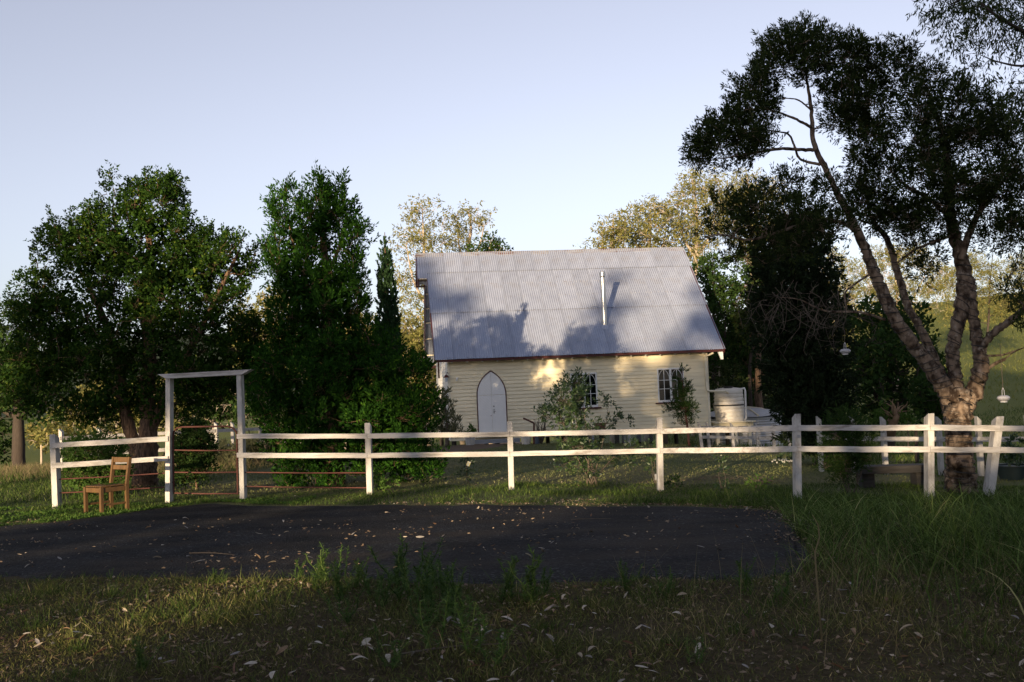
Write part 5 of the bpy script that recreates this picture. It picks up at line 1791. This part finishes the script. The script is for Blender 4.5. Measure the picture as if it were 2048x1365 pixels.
YQ = 17.3
g = on_gnd(1700, YQ)
bl = [[*at(x, y, YQ + rg.uniform(-.35, .35)), r / FPX * YQ] for x, y, r in ((1675, 850, 15), (1690, 835, 13), (1705, 845, 12), (1668, 870, 17), (1695, 868, 18), (1718, 872, 14), (1735, 868, 12), (1680, 890, 20), (1705, 895, 20), (1728, 895, 16), (1660, 905, 18), (1690, 920, 22), (1715, 920, 20), (1735, 918, 14), (1675, 940, 20), (1700, 945, 18), (1690, 965, 14), (1650, 930, 14))]
grow('feathery_bush', 'dark feathery bush behind the fence at the end of the bench', 'shrub', g, stems(g, [at(1680, 850, YQ), at(1705, 850, YQ), at(1730, 880, YQ), at(1660, 890, YQ)], .02, rg), np.array(bl), dict(S_FEA, k=1500), L_GRN, TWIG, 205, None, .008, .5)

def small_plant(name, label, px, Y, pts, sp, lm, seed, group=None, r=.006):
    g = on_gnd(px, Y)
    rr = np.random.default_rng(seed)
    bl = np.array([[*at(x, y, Y + rr.uniform(-.06, .06)), q / FPX * Y] for x, y, q in pts])
    tips = bl[np.argsort(-bl[:, 2])[:3], :3]
    return grow(name, label, 'plant', g, stems(g, tips, r, rr), bl, sp, lm, TWIG, seed, group, .004, .4, 5, .002)
small_plant('lawn_seedling', 'leggy leafy seedling on the lawn left of the fifth fence post', 1444, 18.0, [(1440, 915, 6), (1444, 930, 6), (1440, 945, 5), (1445, 972, 8), (1440, 985, 7), (1448, 980, 6)], dict(S_SHR, k=900), L_SHR, 221)
small_plant('lawn_seedling', 'bright yellow green seedling on the lawn between twig piles', 1516, 18.0, [(1510, 972, 8), (1524, 968, 7), (1518, 978, 8)], dict(S_SHR, k=900), L_LIM, 222)
small_plant('lawn_seedling', 'low dark plant at the foot of the fence post by the card', 1350, 18.2, [(1340, 970, 8), (1355, 966, 9), (1348, 975, 9)], dict(S_SHR, k=800), L_GRN, 223)
small_plant('lawn_seedling', 'thin climbing seedling left of the grey card', 1305, 19.2, [(1298, 890, 7), (1300, 900, 6), (1306, 918, 7), (1312, 930, 6), (1302, 935, 5), (1308, 945, 5)], dict(S_SHR, k=800), L_SHR, 224)
small_plant('lawn_seedling', 'tuft of leaves at the foot of the second fence post', 755, 18.3, [(748, 975, 8), (756, 982, 9), (764, 978, 8)], dict(S_CON, k=800), L_LIM, 225)
small_plant('white_flower_plant', 'low plant with white flowers at the edge of the lawn', 1580, 22.5, [(1572, 918, 11), (1585, 922, 12), (1595, 915, 10)], dict(S_SHR, k=600), L_SHR, 226)
fw_ = at(1555, 922, 22.3)
mbf = MB()
for k in range(22):
    q = fw_ + np.array([random.uniform(-.12, .3), random.uniform(-.1, .1), random.uniform(-.03, .06)])
    for j in range(5):
        a_ = j * 1.256
        mbf.add([q, q + np.array([.02 * math.cos(a_), -.01, .02 * math.sin(a_)]), q + np.array([.02 * math.cos(a_ + .8), -.012, .02 * math.sin(a_ + .8)])], [(0, 1, 2)])
mbf.build('flowers', L_FLOW, bpy.data.objects['white_flower_plant'], world=True)
small_plant('clump_plant', 'leafy dark clump at the church end beside the low white fence', 1408, 34.5, [(1395, 885, 12), (1410, 878, 13), (1424, 886, 11), (1402, 893, 10)], dict(S_SHR, k=160, L=.16, W=.05), L_SHR, 227)
# plants in the pots
for e_, px, py, Y, r, lm, sd in ((P1, 941, 874, 37.0, .2, L_LIM, 1), (P4, 2024, 915, 20.0, .3, L_SHR, 2)):
    rr = np.random.default_rng(230 + sd)
    ctr = np.array(e_.location) + np.array([0, 0, .45 if sd == 1 else .45])
    bl = np.array([[*(ctr + rr.normal(size=3) * r * np.array([.6, .6, .4])), r * .45] for _ in range(12)])
    V, F_, _, _ = crown_leaves(bl, dict(S_SHR, k=300 if sd == 2 else 220, L=.1, W=.05), rr)
    tag(link('potted_plant', np_mesh('potted_plant', V - np.array(e_.location), F_), lm, e_), kind='stuff')
# dry plant by the door
g = on_gnd(1084, 37.3)
dry = thing('dry_plant', 'dead brown upright plant beside the church door handrail', 'plant', g)
mb = MB()
rr = np.random.default_rng(240)
for k in range(46):
    a_ = rr.uniform(0, 6.28)
    l_ = rr.uniform(.4, 1.0)
    q = np.array([math.cos(a_) * .28 * l_, math.sin(a_) * .28 * l_, l_])
    mb.tube(curve_to(np.zeros(3), q, rr, 3, .06), list(np.linspace(.014, .006, 4)), 4, cap=False)
mb.build('stems', TWIG, dry)

# ================================================================== TREES BEHIND THE ROAD (their shade falls on the picture)
S_BLK = dict(k=11, m=10, L=.8, W=.5, tl=.7, sp=.45, up=.2, al=.6, ap=.8, rnd=.6, shell=.1)
def shade_tree(label, x, y, z0, z1, w, n, seed, k=1.0, r=.4, rb=(1.0, 1.7), name='roadside_gum'):
    rr = np.random.default_rng(seed)
    g = np.array([x, y, h1(x, y)])
    bl = []
    while len(bl) < n:
        d = rr.uniform(-1, 1, 3)
        if d @ d > 1:
            continue
        zc = (z0 + z1) / 2 + d[2] * (z1 - z0) / 2
        bl.append([x + d[0] * w / 2, y + d[1] * w * .35, g[2] + zc, rr.uniform(*rb)])
    bl = np.array(bl)
    top = g + np.array([0, 0, z1 * .8])
    lim = [([g, g + np.array([.2, 0, z0 * .6]), g + np.array([-.2, .1, (z0 + z1) / 2]), top], [r, r * .85, r * .6, .05])]
    return grow(name, label, 'tree', g, lim, bl, dict(S_BLK, k=11 * k), L_GUMD, BARKD, seed, 'gum trees on the sunny side of the road', .06, .3, 8, .02)

# dense low growth along the road verge, tall dense gums right of it, looser gums to the left
WN = ('bushy roadside wattle at the open end of the row', 'second bushy roadside wattle of the row', 'third bushy roadside wattle of the row', 'fourth bushy roadside wattle of the row',
      'fifth bushy roadside wattle of the row', 'sixth bushy roadside wattle of the row', 'last bushy roadside wattle of the row')
for k, (x, y) in enumerate(((-26.8, -44), (-20.8, -47), (-14, -45), (-7, -46), (.5, -44), (8, -46), (16, -45))):
    shade_tree(WN[k], x, y, .3, 7.9, 8.0, 30, 310 + k, (.34, .42, .55, .6, .6, .6, .6)[k], .2, (1.0, 1.6), 'roadside_wattle')
shade_tree('tall dense gum that shades the paperbark', -17, -42, 8.4, 16.6, 12.5, 70, 301, 1.1)
shade_tree('second tall dense gum beside it on the sunny side of the road', -5.5, -43, 8.2, 16.6, 13, 70, 302, 1.1)
shade_tree('third tall dense gum on the sunny side of the road', 8, -43, 8, 16.4, 15, 70, 303, 1.0)
shade_tree('loose gum whose shade dapples the church roof and wall', -26.4, -46, 9.6, 17.0, 10, 20, 304, .26, rb=(.7, 1.5))
shade_tree('loose gum whose shade dapples the church gable', -38.4, -45, 13.6, 18.0, 8, 10, 305, .5, rb=(.8, 1.5))
shade_tree('tall gum whose shade falls on the juniper top', -35.2, -48, 11.2, 13.0, 6.5, 8, 308, .6, rb=(.7, 1.1))
shade_tree('low bush under the loose gums', -34, -52, .2, 4.6, 14, 22, 306, .8, .15, (.8, 1.3), 'roadside_wattle')
shade_tree('gum whose crown shades the tops of the two conifers', -31.2, -45, 9.8, 12.2, 10.5, 19, 309, .55, .2, (.8, 1.2))
# ================================================================== GRASS AND LITTER
def ribbons(base, dirn, L, W, droop, rng, nseg=3):
    """curved blades: (n,3) bases, unit directions, lengths, widths"""
    n = len(base)
    side = unit(np.cross(dirn, rng.normal(size=(n, 3))) * np.array([1, 1, .2]))
    L, W, droop = (np.asarray(q).reshape(-1, 1) for q in (L, W, droop))
    hor = unit(dirn * np.array([1, 1, 0]) + 1e-4)
    rows = []
    for i in range(nseg + 1):
        t = i / nseg
        c = base + dirn * L * t + (hor * .55 - np.array([0, 0, .55])) * L * droop * t * t
        w = W * (1 - t) ** .7 * .5 + W * .04
        rows += [c - side * w, c + side * w]
    V = np.stack(rows, 1).reshape(-1, 3)
    m = 2 * (nseg + 1)
    q = np.arange(n)[:, None] * m
    F_ = np.concatenate([q + np.array([[2 * i, 2 * i + 1, 2 * i + 3, 2 * i + 2]]) for i in range(nseg)], 1).reshape(-1, 4)
    return V, F_

def up_dirs(n, lean, rng):
    return unit(np.c_[rng.normal(size=(n, 2)) * lean, np.ones(n)])

def scatter(n, x0, x1, y0, y1, rng, dens=None, road_ok=False, pad=0.0):
    x = rng.uniform(x0, x1, n)
    y = rng.uniform(y0, y1, n)
    keep = np.ones(n, bool)
    if dens is not None:
        keep &= rng.random(n) < dens(x, y)
    if not road_ok:
        keep &= ~in_poly(x, y, ROADP)
    x, y = x[keep], y[keep]
    # only what can be seen from the road or a step beside it
    k2 = np.abs(x) < .62 * y + 1.5
    x, y = x[k2], y[k2]
    return np.c_[x, y, hz(x, y)]

G_DRY = leaf_mat('dry and green verge grass', (.03, .036, .011), (.16, .17, .05), (.42, .33, .17), .15)
G_GRN = leaf_mat('green grass', (.018, .034, .008), (.075, .12, .025), (.2, .22, .07), .2)
G_LAWN = leaf_mat('mown lawn', (.09, .105, .04), (.17, .185, .07), (.28, .24, .13), .15)
G_PALE = leaf_mat('pale dry grass stalks', (.16, .13, .07), (.25, .2, .11), None, .25)
G_LEAF = leaf_mat('dry fallen gum leaf', (.08, .045, .027), (.3, .23, .16), (.5, .44, .36), .1, .6, .2)
rg = np.random.default_rng(400)

def put(name, V, F_, mat, label, cat):
    o = link(name, np_mesh(name, V, F_), mat)
    return tag(o, label, cat, kind='stuff')

# verge
P = scatter(225000, -7, 7, 4.4, 9.6, rg, lambda x, y: .35 + .65 * sstep(.35, .65, vnoise(x, y, .5, 21)) * (.4 + .6 * vnoise(x, y, 1.6, 22)))
n = len(P)
tall = vnoise(P[:, 0], P[:, 1], .7, 23)
V, F_ = cards(P, up_dirs(n, .75, rg), rg.uniform(.02, .05, n) * (.45 + tall * 1.5), rg.uniform(.0025, .0055, n), rg, .3)
put('verge_grass', V, F_, G_DRY, 'short patchy dry and green grass on the near verge', 'grass')
# denser tufts standing out of it
tx = rg.uniform(-6, 6, 420)
ty = rg.uniform(4.8, 9.0, 420)
kk = (~in_poly(tx, ty, ROADP)) & (rg.random(420) < .25 + .75 * vnoise(tx, ty, 1.2, 24))
tx, ty = tx[kk], ty[kk]
ti = np.repeat(np.arange(len(tx)), 70)
rad_ = np.repeat(rg.uniform(.04, .16, len(tx)), 70)
x = tx[ti] + rg.normal(size=len(ti)) * rad_
y = ty[ti] + rg.normal(size=len(ti)) * rad_
d = unit(np.c_[(x - tx[ti]) * 4 + rg.normal(size=len(ti)) * .3, (y - ty[ti]) * 4 + rg.normal(size=len(ti)) * .3, np.ones(len(ti))])
V, F_ = ribbons(np.c_[x, y, hz(x, y)], d, rg.uniform(.04, .13, len(ti)) * np.repeat(rg.uniform(.6, 1.5, len(tx)), 70), rg.uniform(.003, .006, len(ti)), rg.uniform(0, .8, len(ti)), rg, 2)
half = np.repeat(rg.random(len(tx)) < .5, 140)
put('verge_tufts', V, F_[half], G_GRN, 'green tufts of grass standing on the near verge', 'grass')
put('dry_verge_tufts', V, F_[~half], G_DRY, 'dry straw coloured tufts of grass on the near verge', 'grass')
# thatch matted between the blades
P = scatter(60000, -7, 7, 4.4, 9.4, rg, lambda x, y: .3 + .7 * vnoise(x, y, .8, 45))
n = len(P)
V, F_ = cards(P + np.array([0, 0, .01]), unit(np.c_[rg.normal(size=(n, 2)), rg.normal(size=n) * .3 + .15]), rg.uniform(.03, .09, n), rg.uniform(.002, .0045, n), rg, .3)
put('verge_thatch', V, F_, leaf_mat('dead matted grass', (.06, .045, .026), (.15, .115, .065), (.26, .2, .12), .1), 'dead brown matted grass between the verge blades', 'grass')
# grass creeping over the edges of the asphalt
ce = np.concatenate([tw[rg.integers(0, NU, 5200)] + rg.normal(size=(5200, 2)) * np.array([.1, .11]), bw[rg.integers(0, NU, 6500)] + rg.normal(size=(6500, 2)) * np.array([.1, .1])])
ce = ce[np.abs(ce[:, 0]) < 9]
ce = ce[rg.random(len(ce)) < sstep(.3, .6, vnoise(ce[:, 0], ce[:, 1], .4, 46))]
n = len(ce)
V, F_ = ribbons(np.c_[ce, hz(ce[:, 0], ce[:, 1])], up_dirs(n, .7, rg), rg.uniform(.04, .12, n), rg.uniform(.004, .008, n), rg.uniform(.2, 1, n), rg, 2)
put('creeping_grass', V, F_, G_GRN, 'grass creeping over the broken asphalt edge', 'grass')
# strip under the fence
P = scatter(80000, -10, 9, 14.2, 19.2, rg, lambda x, y: .35 + .65 * sstep(.3, .6, vnoise(x, y, .6, 25)))
n = len(P)
tall = sstep(.4, .8, vnoise(P[:, 0], P[:, 1], .8, 26))
V, F_ = cards(P, up_dirs(n, .5, rg), rg.uniform(.03, .07, n) * (.7 + 1.3 * tall), rg.uniform(.005, .011, n), rg, .3)
put('fence_grass', V, F_, G_GRN, 'green grass strip along the foot of the white fence', 'grass')
# lawn
P = scatter(62000, -12, 16, 19, 39, rg, lambda x, y: .3 + .7 * sstep(.25, .6, vnoise(x, y, 1.4, 27)))
q = (P - np.array([-2.5066, 38.4903, 0]))
inside = (q[:, 0] * -math.sin(YAW) + q[:, 1] * math.cos(YAW) > -.1) & (q[:, 0] > -.3)
P = P[~inside & ~in_poly(P[:, 0], P[:, 1], PW)]
n = len(P)
V, F_ = cards(P, up_dirs(n, .8, rg), rg.uniform(.025, .06, n), rg.uniform(.01, .018, n), rg, .3)
put('lawn_grass', V, F_, G_LAWN, 'mown dull green lawn between the fence and the church', 'grass')
# tall grass on the right
def dr(x, y):
    lim = 2.1 + (y < 8.2) * .9
    return sstep(lim - .5, lim + 1.6, x + (vnoise(x, y, .8, 28) - .5) * 1.4) * (.3 + .7 * vnoise(x, y, .6, 29))
P = scatter(60000, 1.4, 9.5, 5.2, 15.6, rg, dr)
n = len(P)
hgt = rg.uniform(.12, .5, n) * (.6 + .7 * vnoise(P[:, 0], P[:, 1], 1.1, 30)) * (1 - .35 * sstep(9, 15, P[:, 1]))
V, F_ = ribbons(P, up_dirs(n, .42, rg), hgt, rg.uniform(.005, .011, n), rg.uniform(0, .9, n), rg)
put('tall_grass', V, F_, G_GRN, 'long green grass growing over the right of the verge', 'grass')
P = scatter(5200, 1.6, 9, 5.2, 13.5, rg, dr)
n = len(P)
V, F_ = ribbons(P, up_dirs(n, .5, rg), rg.uniform(.3, .62, n), rg.uniform(.007, .012, n), rg.uniform(.3, 1.2, n), rg, 5)
put('arching_grass', V, F_, leaf_mat('lighter grass blades', (.08, .13, .035), (.16, .22, .06), (.36, .33, .15), .25), 'long arching lighter blades above the right verge grass', 'grass')
# pale seed stalks
P = scatter(2600, .6, 7.5, 5.4, 9.4, rg, lambda x, y: .2 + .8 * vnoise(x, y, .7, 31) ** 2)
n = len(P)
d = up_dirs(n, .4, rg)
Lh = rg.uniform(.2, .55, n)
V, F_ = ribbons(P, d, Lh, rg.uniform(.0022, .0035, n), rg.uniform(0, .5, n), rg)
put('seed_stalks', V, F_, G_PALE, 'thin pale dry seed stalks standing in the verge grass', 'grass')
# edge of the asphalt: straggling stems on the near side
P = scatter(9000, -6.5, 3.6, 7.0, 8.9, rg, lambda x, y: .15 + .85 * vnoise(x, y, .45, 33) ** 3)
n = len(P)
V, F_ = ribbons(P, up_dirs(n, .4, rg), rg.uniform(.06, .22, n), rg.uniform(.003, .006, n), rg.uniform(0, .7, n), rg)
put('edge_grass', V, F_, G_GRN, 'straggling grass along the near edge of the asphalt', 'grass')
# paddock
P = scatter(44000, -19, -6.5, 19, 36, rg, lambda x, y: sstep(-5.5, -9, x))
n = len(P)
far_ = sstep(23, 27, P[:, 1])
V, F_ = ribbons(P, up_dirs(n, .3, rg), rg.uniform(.08, .16, n) + far_ * rg.uniform(.1, .3, n), rg.uniform(.008, .016, n), rg.uniform(0, .6, n), rg, 2)
sel = rg.random(n) < far_ * .8
m = F_.reshape(n, -1, 4)
put('paddock_grass', V, m[~sel].reshape(-1, 4), G_GRN, 'green grass of the left paddock', 'grass')
put('dry_paddock_grass', V, m[sel].reshape(-1, 4), G_PALE, 'pale dry grass standing in the left paddock', 'grass')
# slope behind the paperbark
P = scatter(22000, 8, 34, 21, 62, rg)
n = len(P)
V, F_ = ribbons(P, up_dirs(n, .35, rg), rg.uniform(.12, .35, n), rg.uniform(.015, .03, n), rg.uniform(0, .6, n), rg, 2)
put('slope_grass', V, F_, G_GRN, 'long grass on the slope behind the back fence', 'grass')
P = scatter(30000, 18, 110, 62, 190, rg, lambda x, y: (x > .28 * y) * 1.0)
n = len(P)
V, F_ = ribbons(P, up_dirs(n, .4, rg), rg.uniform(.2, .5, n), rg.uniform(.03, .075, n), rg.uniform(0, .6, n), rg, 2)
put('hill_grass', V, F_, leaf_mat('sunny hill grass', (.1, .12, .03), (.17, .17, .05), (.24, .21, .09), .3), 'long yellow green grass on the sunny hillside', 'grass')
# leafy ground cover by the chair
P = scatter(26000, -9.5, -3.6, 14.3, 17.9, rg, lambda x, y: sstep(.3, .6, vnoise(x, y, .4, 35)))
n = len(P)
V, F_ = cards(P + np.array([0, 0, .015]), up_dirs(n, 1.6, rg), rg.uniform(.025, .055, n), rg.uniform(.018, .035, n), rg, .3)
put('ground_cover', V, F_, L_LIM, 'low leafy ground cover round the wooden chair', 'ground cover')

# ---- fallen leaves
def leaf_variant(seed):
    r_ = np.random.default_rng(seed)
    L, W = 1.0, r_.uniform(.22, .38)
    n = 5
    curl, arch, sw = r_.uniform(-.5, .9), r_.uniform(-.2, .5), r_.uniform(-.12, .12)
    V, F_ = [], []
    for i in range(n + 1):
        t = i / n
        w = W * math.sin(math.pi * min(1, .06 + t * .92)) ** .8 * .5
        x = sw * math.sin(math.pi * t)
        z = arch * .3 * math.sin(math.pi * t)
        V += [(x - w, t * L - .5, z + abs(curl) * w * .8 * (1 if curl > 0 else -1) + .05), (x, t * L - .5, z + .03), (x + w, t * L - .5, z + curl * w * .8 + .05)]
    for i in range(n):
        a = i * 3
        F_ += [(a, a + 1, a + 4, a + 3), (a + 1, a + 2, a + 5, a + 4)]
    me = bpy.data.meshes.new('fallen_leaf')
    me.from_pydata(V, [], F_)
    me.update()
    return me
LM = [material('fallen leaf ' + nm, c, tuple(v * .7 for v in c), 6, .7, .2, 30) for nm, c in (('straw', (.34, .28, .2)), ('grey', (.27, .245, .225)), ('tan', (.24, .16, .095)), ('brown', (.13, .065, .034)), ('pale', (.43, .38, .31)))]
LV = [leaf_variant(k) for k in range(10)]
for k, me in enumerate(LV):
    me.materials.append(LM[k % 5])
nl = 0
def drop_leaf(x, y, size, label, group, lift=.012):
    o = bpy.data.objects.new('fallen_leaf', LV[rg.integers(0, 10)])
    COL.objects.link(o)
    o.location = (x, y, h1(x, y) + lift)
    o.rotation_euler = (rg.normal() * .35, rg.normal() * .35, rg.uniform(0, 6.28))
    o.scale = (size, size, size)
    return tag(o, label, 'leaf', group)
cl = [(-1.6, 6.2), (-.9, 5.9), (-.6, 6.4), (.3, 6.8), (-2.4, 5.6), (1.0, 5.8), (.4, 7.4), (2.0, 6.2), (-3.2, 6.4), (-.2, 5.3)]
while nl < 225:
    if rg.random() < .72:
        c = cl[rg.integers(0, len(cl))]
        x, y = c[0] + rg.normal() * .45, c[1] + rg.normal() * .35
    else:
        x, y = rg.uniform(-4.6, 3.6), rg.uniform(5.0, 8.2)
    if y < 4.9 or abs(x) > .58 * y or in_poly(np.array([x]), np.array([y]), ROADP)[0]:
        continue
    drop_leaf(x, y, rg.uniform(.045, .095), 'dry curled gum leaf lying in the short verge grass', 'gum leaves fallen on the verge', .045)
    nl += 1
nl = 0
while nl < 60:
    x, y = rg.uniform(-7, 4.5), rg.uniform(8.4, 14.8)
    if not in_poly(np.array([x]), np.array([y]), ROADP)[0]:
        continue
    drop_leaf(x, y, rg.uniform(.05, .11), 'dry gum leaf lying on the dark asphalt', 'gum leaves fallen on the asphalt', .022)
    nl += 1
# finer litter nobody could count
P = scatter(21000, -7, 7, 4.6, 9.2, rg, lambda x, y: .15 + .85 * vnoise(x, y, .5, 41) ** 2)
P2 = scatter(9000, -9, 6.5, 13.8, 15.9, rg, lambda x, y: sstep(.25, .6, vnoise(x, y, .35, 42)))
x = rg.uniform(-8, 4.6, 3200)
y = rg.uniform(8.2, 15, 3200)
k = in_poly(x, y, ROADP) & (rg.random(3200) < .12 + .88 * sstep(.62, .8, vnoise(x, y, .6, 43)))
P3 = np.c_[x[k], y[k], hz(x[k], y[k]) + .008]
P4 = scatter(2600, -6, 9, 17, 30, rg, lambda x, y: vnoise(x, y, .8, 44) ** 2)
e_ = tw[-110:][rg.integers(0, 110, 900)] + rg.normal(size=(900, 2)) * np.array([.22, .16])
P5 = np.c_[e_, hz(e_[:, 0], e_[:, 1]) + .012]
P = np.concatenate([P, P2, P3, P4, P5]) + np.array([0, 0, .012])
n = len(P)
d = unit(np.c_[rg.normal(size=(n, 2)), rg.normal(size=n) * .25])
V, F_ = cards(P, d, rg.uniform(.02, .065, n), rg.uniform(.007, .022, n), rg, .3)
put('leaf_litter', V, F_, G_LEAF, 'fine dry leaf litter scattered over verge and asphalt', 'leaf litter')
# sticks
for (x, y, l, a, lb) in ((-.35, 5.95, .75, .25, 'long thin curved stick lying in the verge leaves'), (.9, 12.6, .5, .1, 'thin dry stick lying on the asphalt'), (-3.2, 10.6, .6, -.4, 'bent brown stick lying on the left asphalt'), (3.3, 11.3, .45, .3, 'short dark stick among leaves on the right asphalt')):
    pts = []
    for i in range(6):
        t = i / 5
        xx, yy = x + l * t * math.cos(a) - l / 2, y + l * t * math.sin(a) + .05 * math.sin(4 * t)
        pts.append((xx, yy, h1(xx, yy) + .03))
    tag(MB().tube(pts, [.006, .006, .005, .005, .004, .002], 5).build('fallen_stick', TWIG), lb, 'stick')
# twig heaps on the lawn
for px, Y, r_, lb in ((1412, 20.3, .3, 'heap of dry grey twigs on the lawn beside the leggy seedling'), (1520, 19.6, .14, 'small heap of dead leaves and twigs on the lawn')):
    g = on_gnd(px, Y)
    e = thing('twig_heap', lb, 'twigs', g)
    mb = MB()
    rr = np.random.default_rng(int(px))
    for k in range(60):
        p = np.array([rr.normal() * r_, rr.normal() * r_ * .5, rr.uniform(0, .07)])
        q = p + np.array([rr.normal() * .12, rr.normal() * .12, rr.uniform(-.03, .05)])
        mb.tube(curve_to(p, q, rr, 3, .1), [.005, .005, .004, .002], 4, cap=False)
    tag(mb.build('twigs', TWIG, e), kind='stuff')

# ---- tall weeds on the verge
def weed_proto(seed):
    r_ = np.random.default_rng(seed)
    H = 1.0
    st_ = MB()
    leaves = []
    for s in range(r_.integers(3, 7)):
        b = np.array([r_.normal() * .05, r_.normal() * .05, 0])
        t_ = b + np.array([r_.normal() * .12, r_.normal() * .12, H * r_.uniform(.55, 1.0)])
        path_ = curve_to(b, t_, r_, 5, .04, 0)
        st_.tube(path_, list(np.linspace(.011, .004, 6)), 5, cap=False)
        for k in range(95):
            u_ = r_.uniform(.1, 1)
            i = min(int(u_ * 5), 4)
            p = path_[i] + (path_[i + 1] - path_[i]) * (u_ * 5 - i)
            a = r_.uniform(0, 6.28)
            d = unit(np.array([math.cos(a) * .7, math.sin(a) * .7, r_.uniform(.4, 1.3)]))
            leaves.append((p, d, r_.uniform(.06, .16) * (1.15 - u_ * .6), r_.uniform(.008, .018)))
    P = np.array([q[0] for q in leaves])
    D = np.array([q[1] for q in leaves])
    V, F_ = ribbons(P, D, [q[2] for q in leaves], [q[3] for q in leaves], r_.uniform(.1, .8, len(leaves)), r_, 2)
    sm = bpy.data.meshes.new('stem')
    sm.from_pydata(st_.v, [], st_.f)
    sm.update()
    sm.materials.append(L_WEED)
    lm = np_mesh('leaves', V, F_)
    lm.materials.append(L_WEED)
    return sm, lm
L_WEED = leaf_mat('weed green', (.03, .06, .016), (.085, .15, .036), (.18, .21, .07), .2)
WP = [weed_proto(500 + k) for k in range(4)]
for i, (px, py, top) in enumerate(((598, 1160, 1118), (645, 1165, 1092), (662, 1168, 1088), (700, 1182, 1108), (726, 1172, 1118), (800, 1172, 1078), (822, 1178, 1082), (842, 1205, 1098), (872, 1182, 1108), (905, 1235, 1128), (868, 1300, 1185), (690, 1245, 1168),
                                   (1010, 1205, 1112), (1066, 1208, 1102), (940, 1310, 1195), (985, 1335, 1232), (760, 1220, 1150), (430, 1162, 1135), (222, 1160, 1135), (1558, 1200, 1122), (1495, 1190, 1120), (282, 1345, 1270), (1392, 1330, 1262), (780, 1340, 1262), (632, 1180, 1130), (678, 1200, 1120), (746, 1195, 1130), (810, 1205, 1105), (855, 1225, 1130), (890, 1200, 1125), (920, 1260, 1165), (850, 1255, 1170), (1085, 1190, 1135), (1250, 1180, 1120), (1330, 1190, 1125))):
    g = gnd(px, py)
    hgt = (py - top) / FPX * g[1] * 1.06
    e = thing('verge_weed', 'upright bushy green weed growing on the near edge of the asphalt', 'weed', (g[0], g[1], g[2] - .01), rg.uniform(0, 6.28), 'tall weeds on the verge')
    sm, lm = WP[i % 4]
    for nm, me in (('stem', sm), ('leaves', lm)):
        o = bpy.data.objects.new(nm, me)
        COL.objects.link(o)
        o.parent = e
        o.scale = (hgt * 1.7, hgt * 1.7, hgt * 1.05)
g = gnd(1645, 1292)
ys = thing('yellow_stalk', 'tall bent yellow dry stalk standing alone in the right verge grass', 'stalk', g)
zz = lambda x, y: at(x, y, g[1]) - g
MB().tube([zz(1645, 1295), zz(1637, 1200), zz(1632, 1140), zz(1630, 1105), zz(1639, 1075), zz(1636, 1050), zz(1625, 1030)], [.006, .006, .0055, .005, .004, .003, .002], 6).build('stem', G_PALE, ys, smooth='all')
MB().tube([zz(1630, 1106), zz(1624, 1092), zz(1621, 1088)], [.003, .002, .001], 5).build('side_shoot', G_PALE, ys)
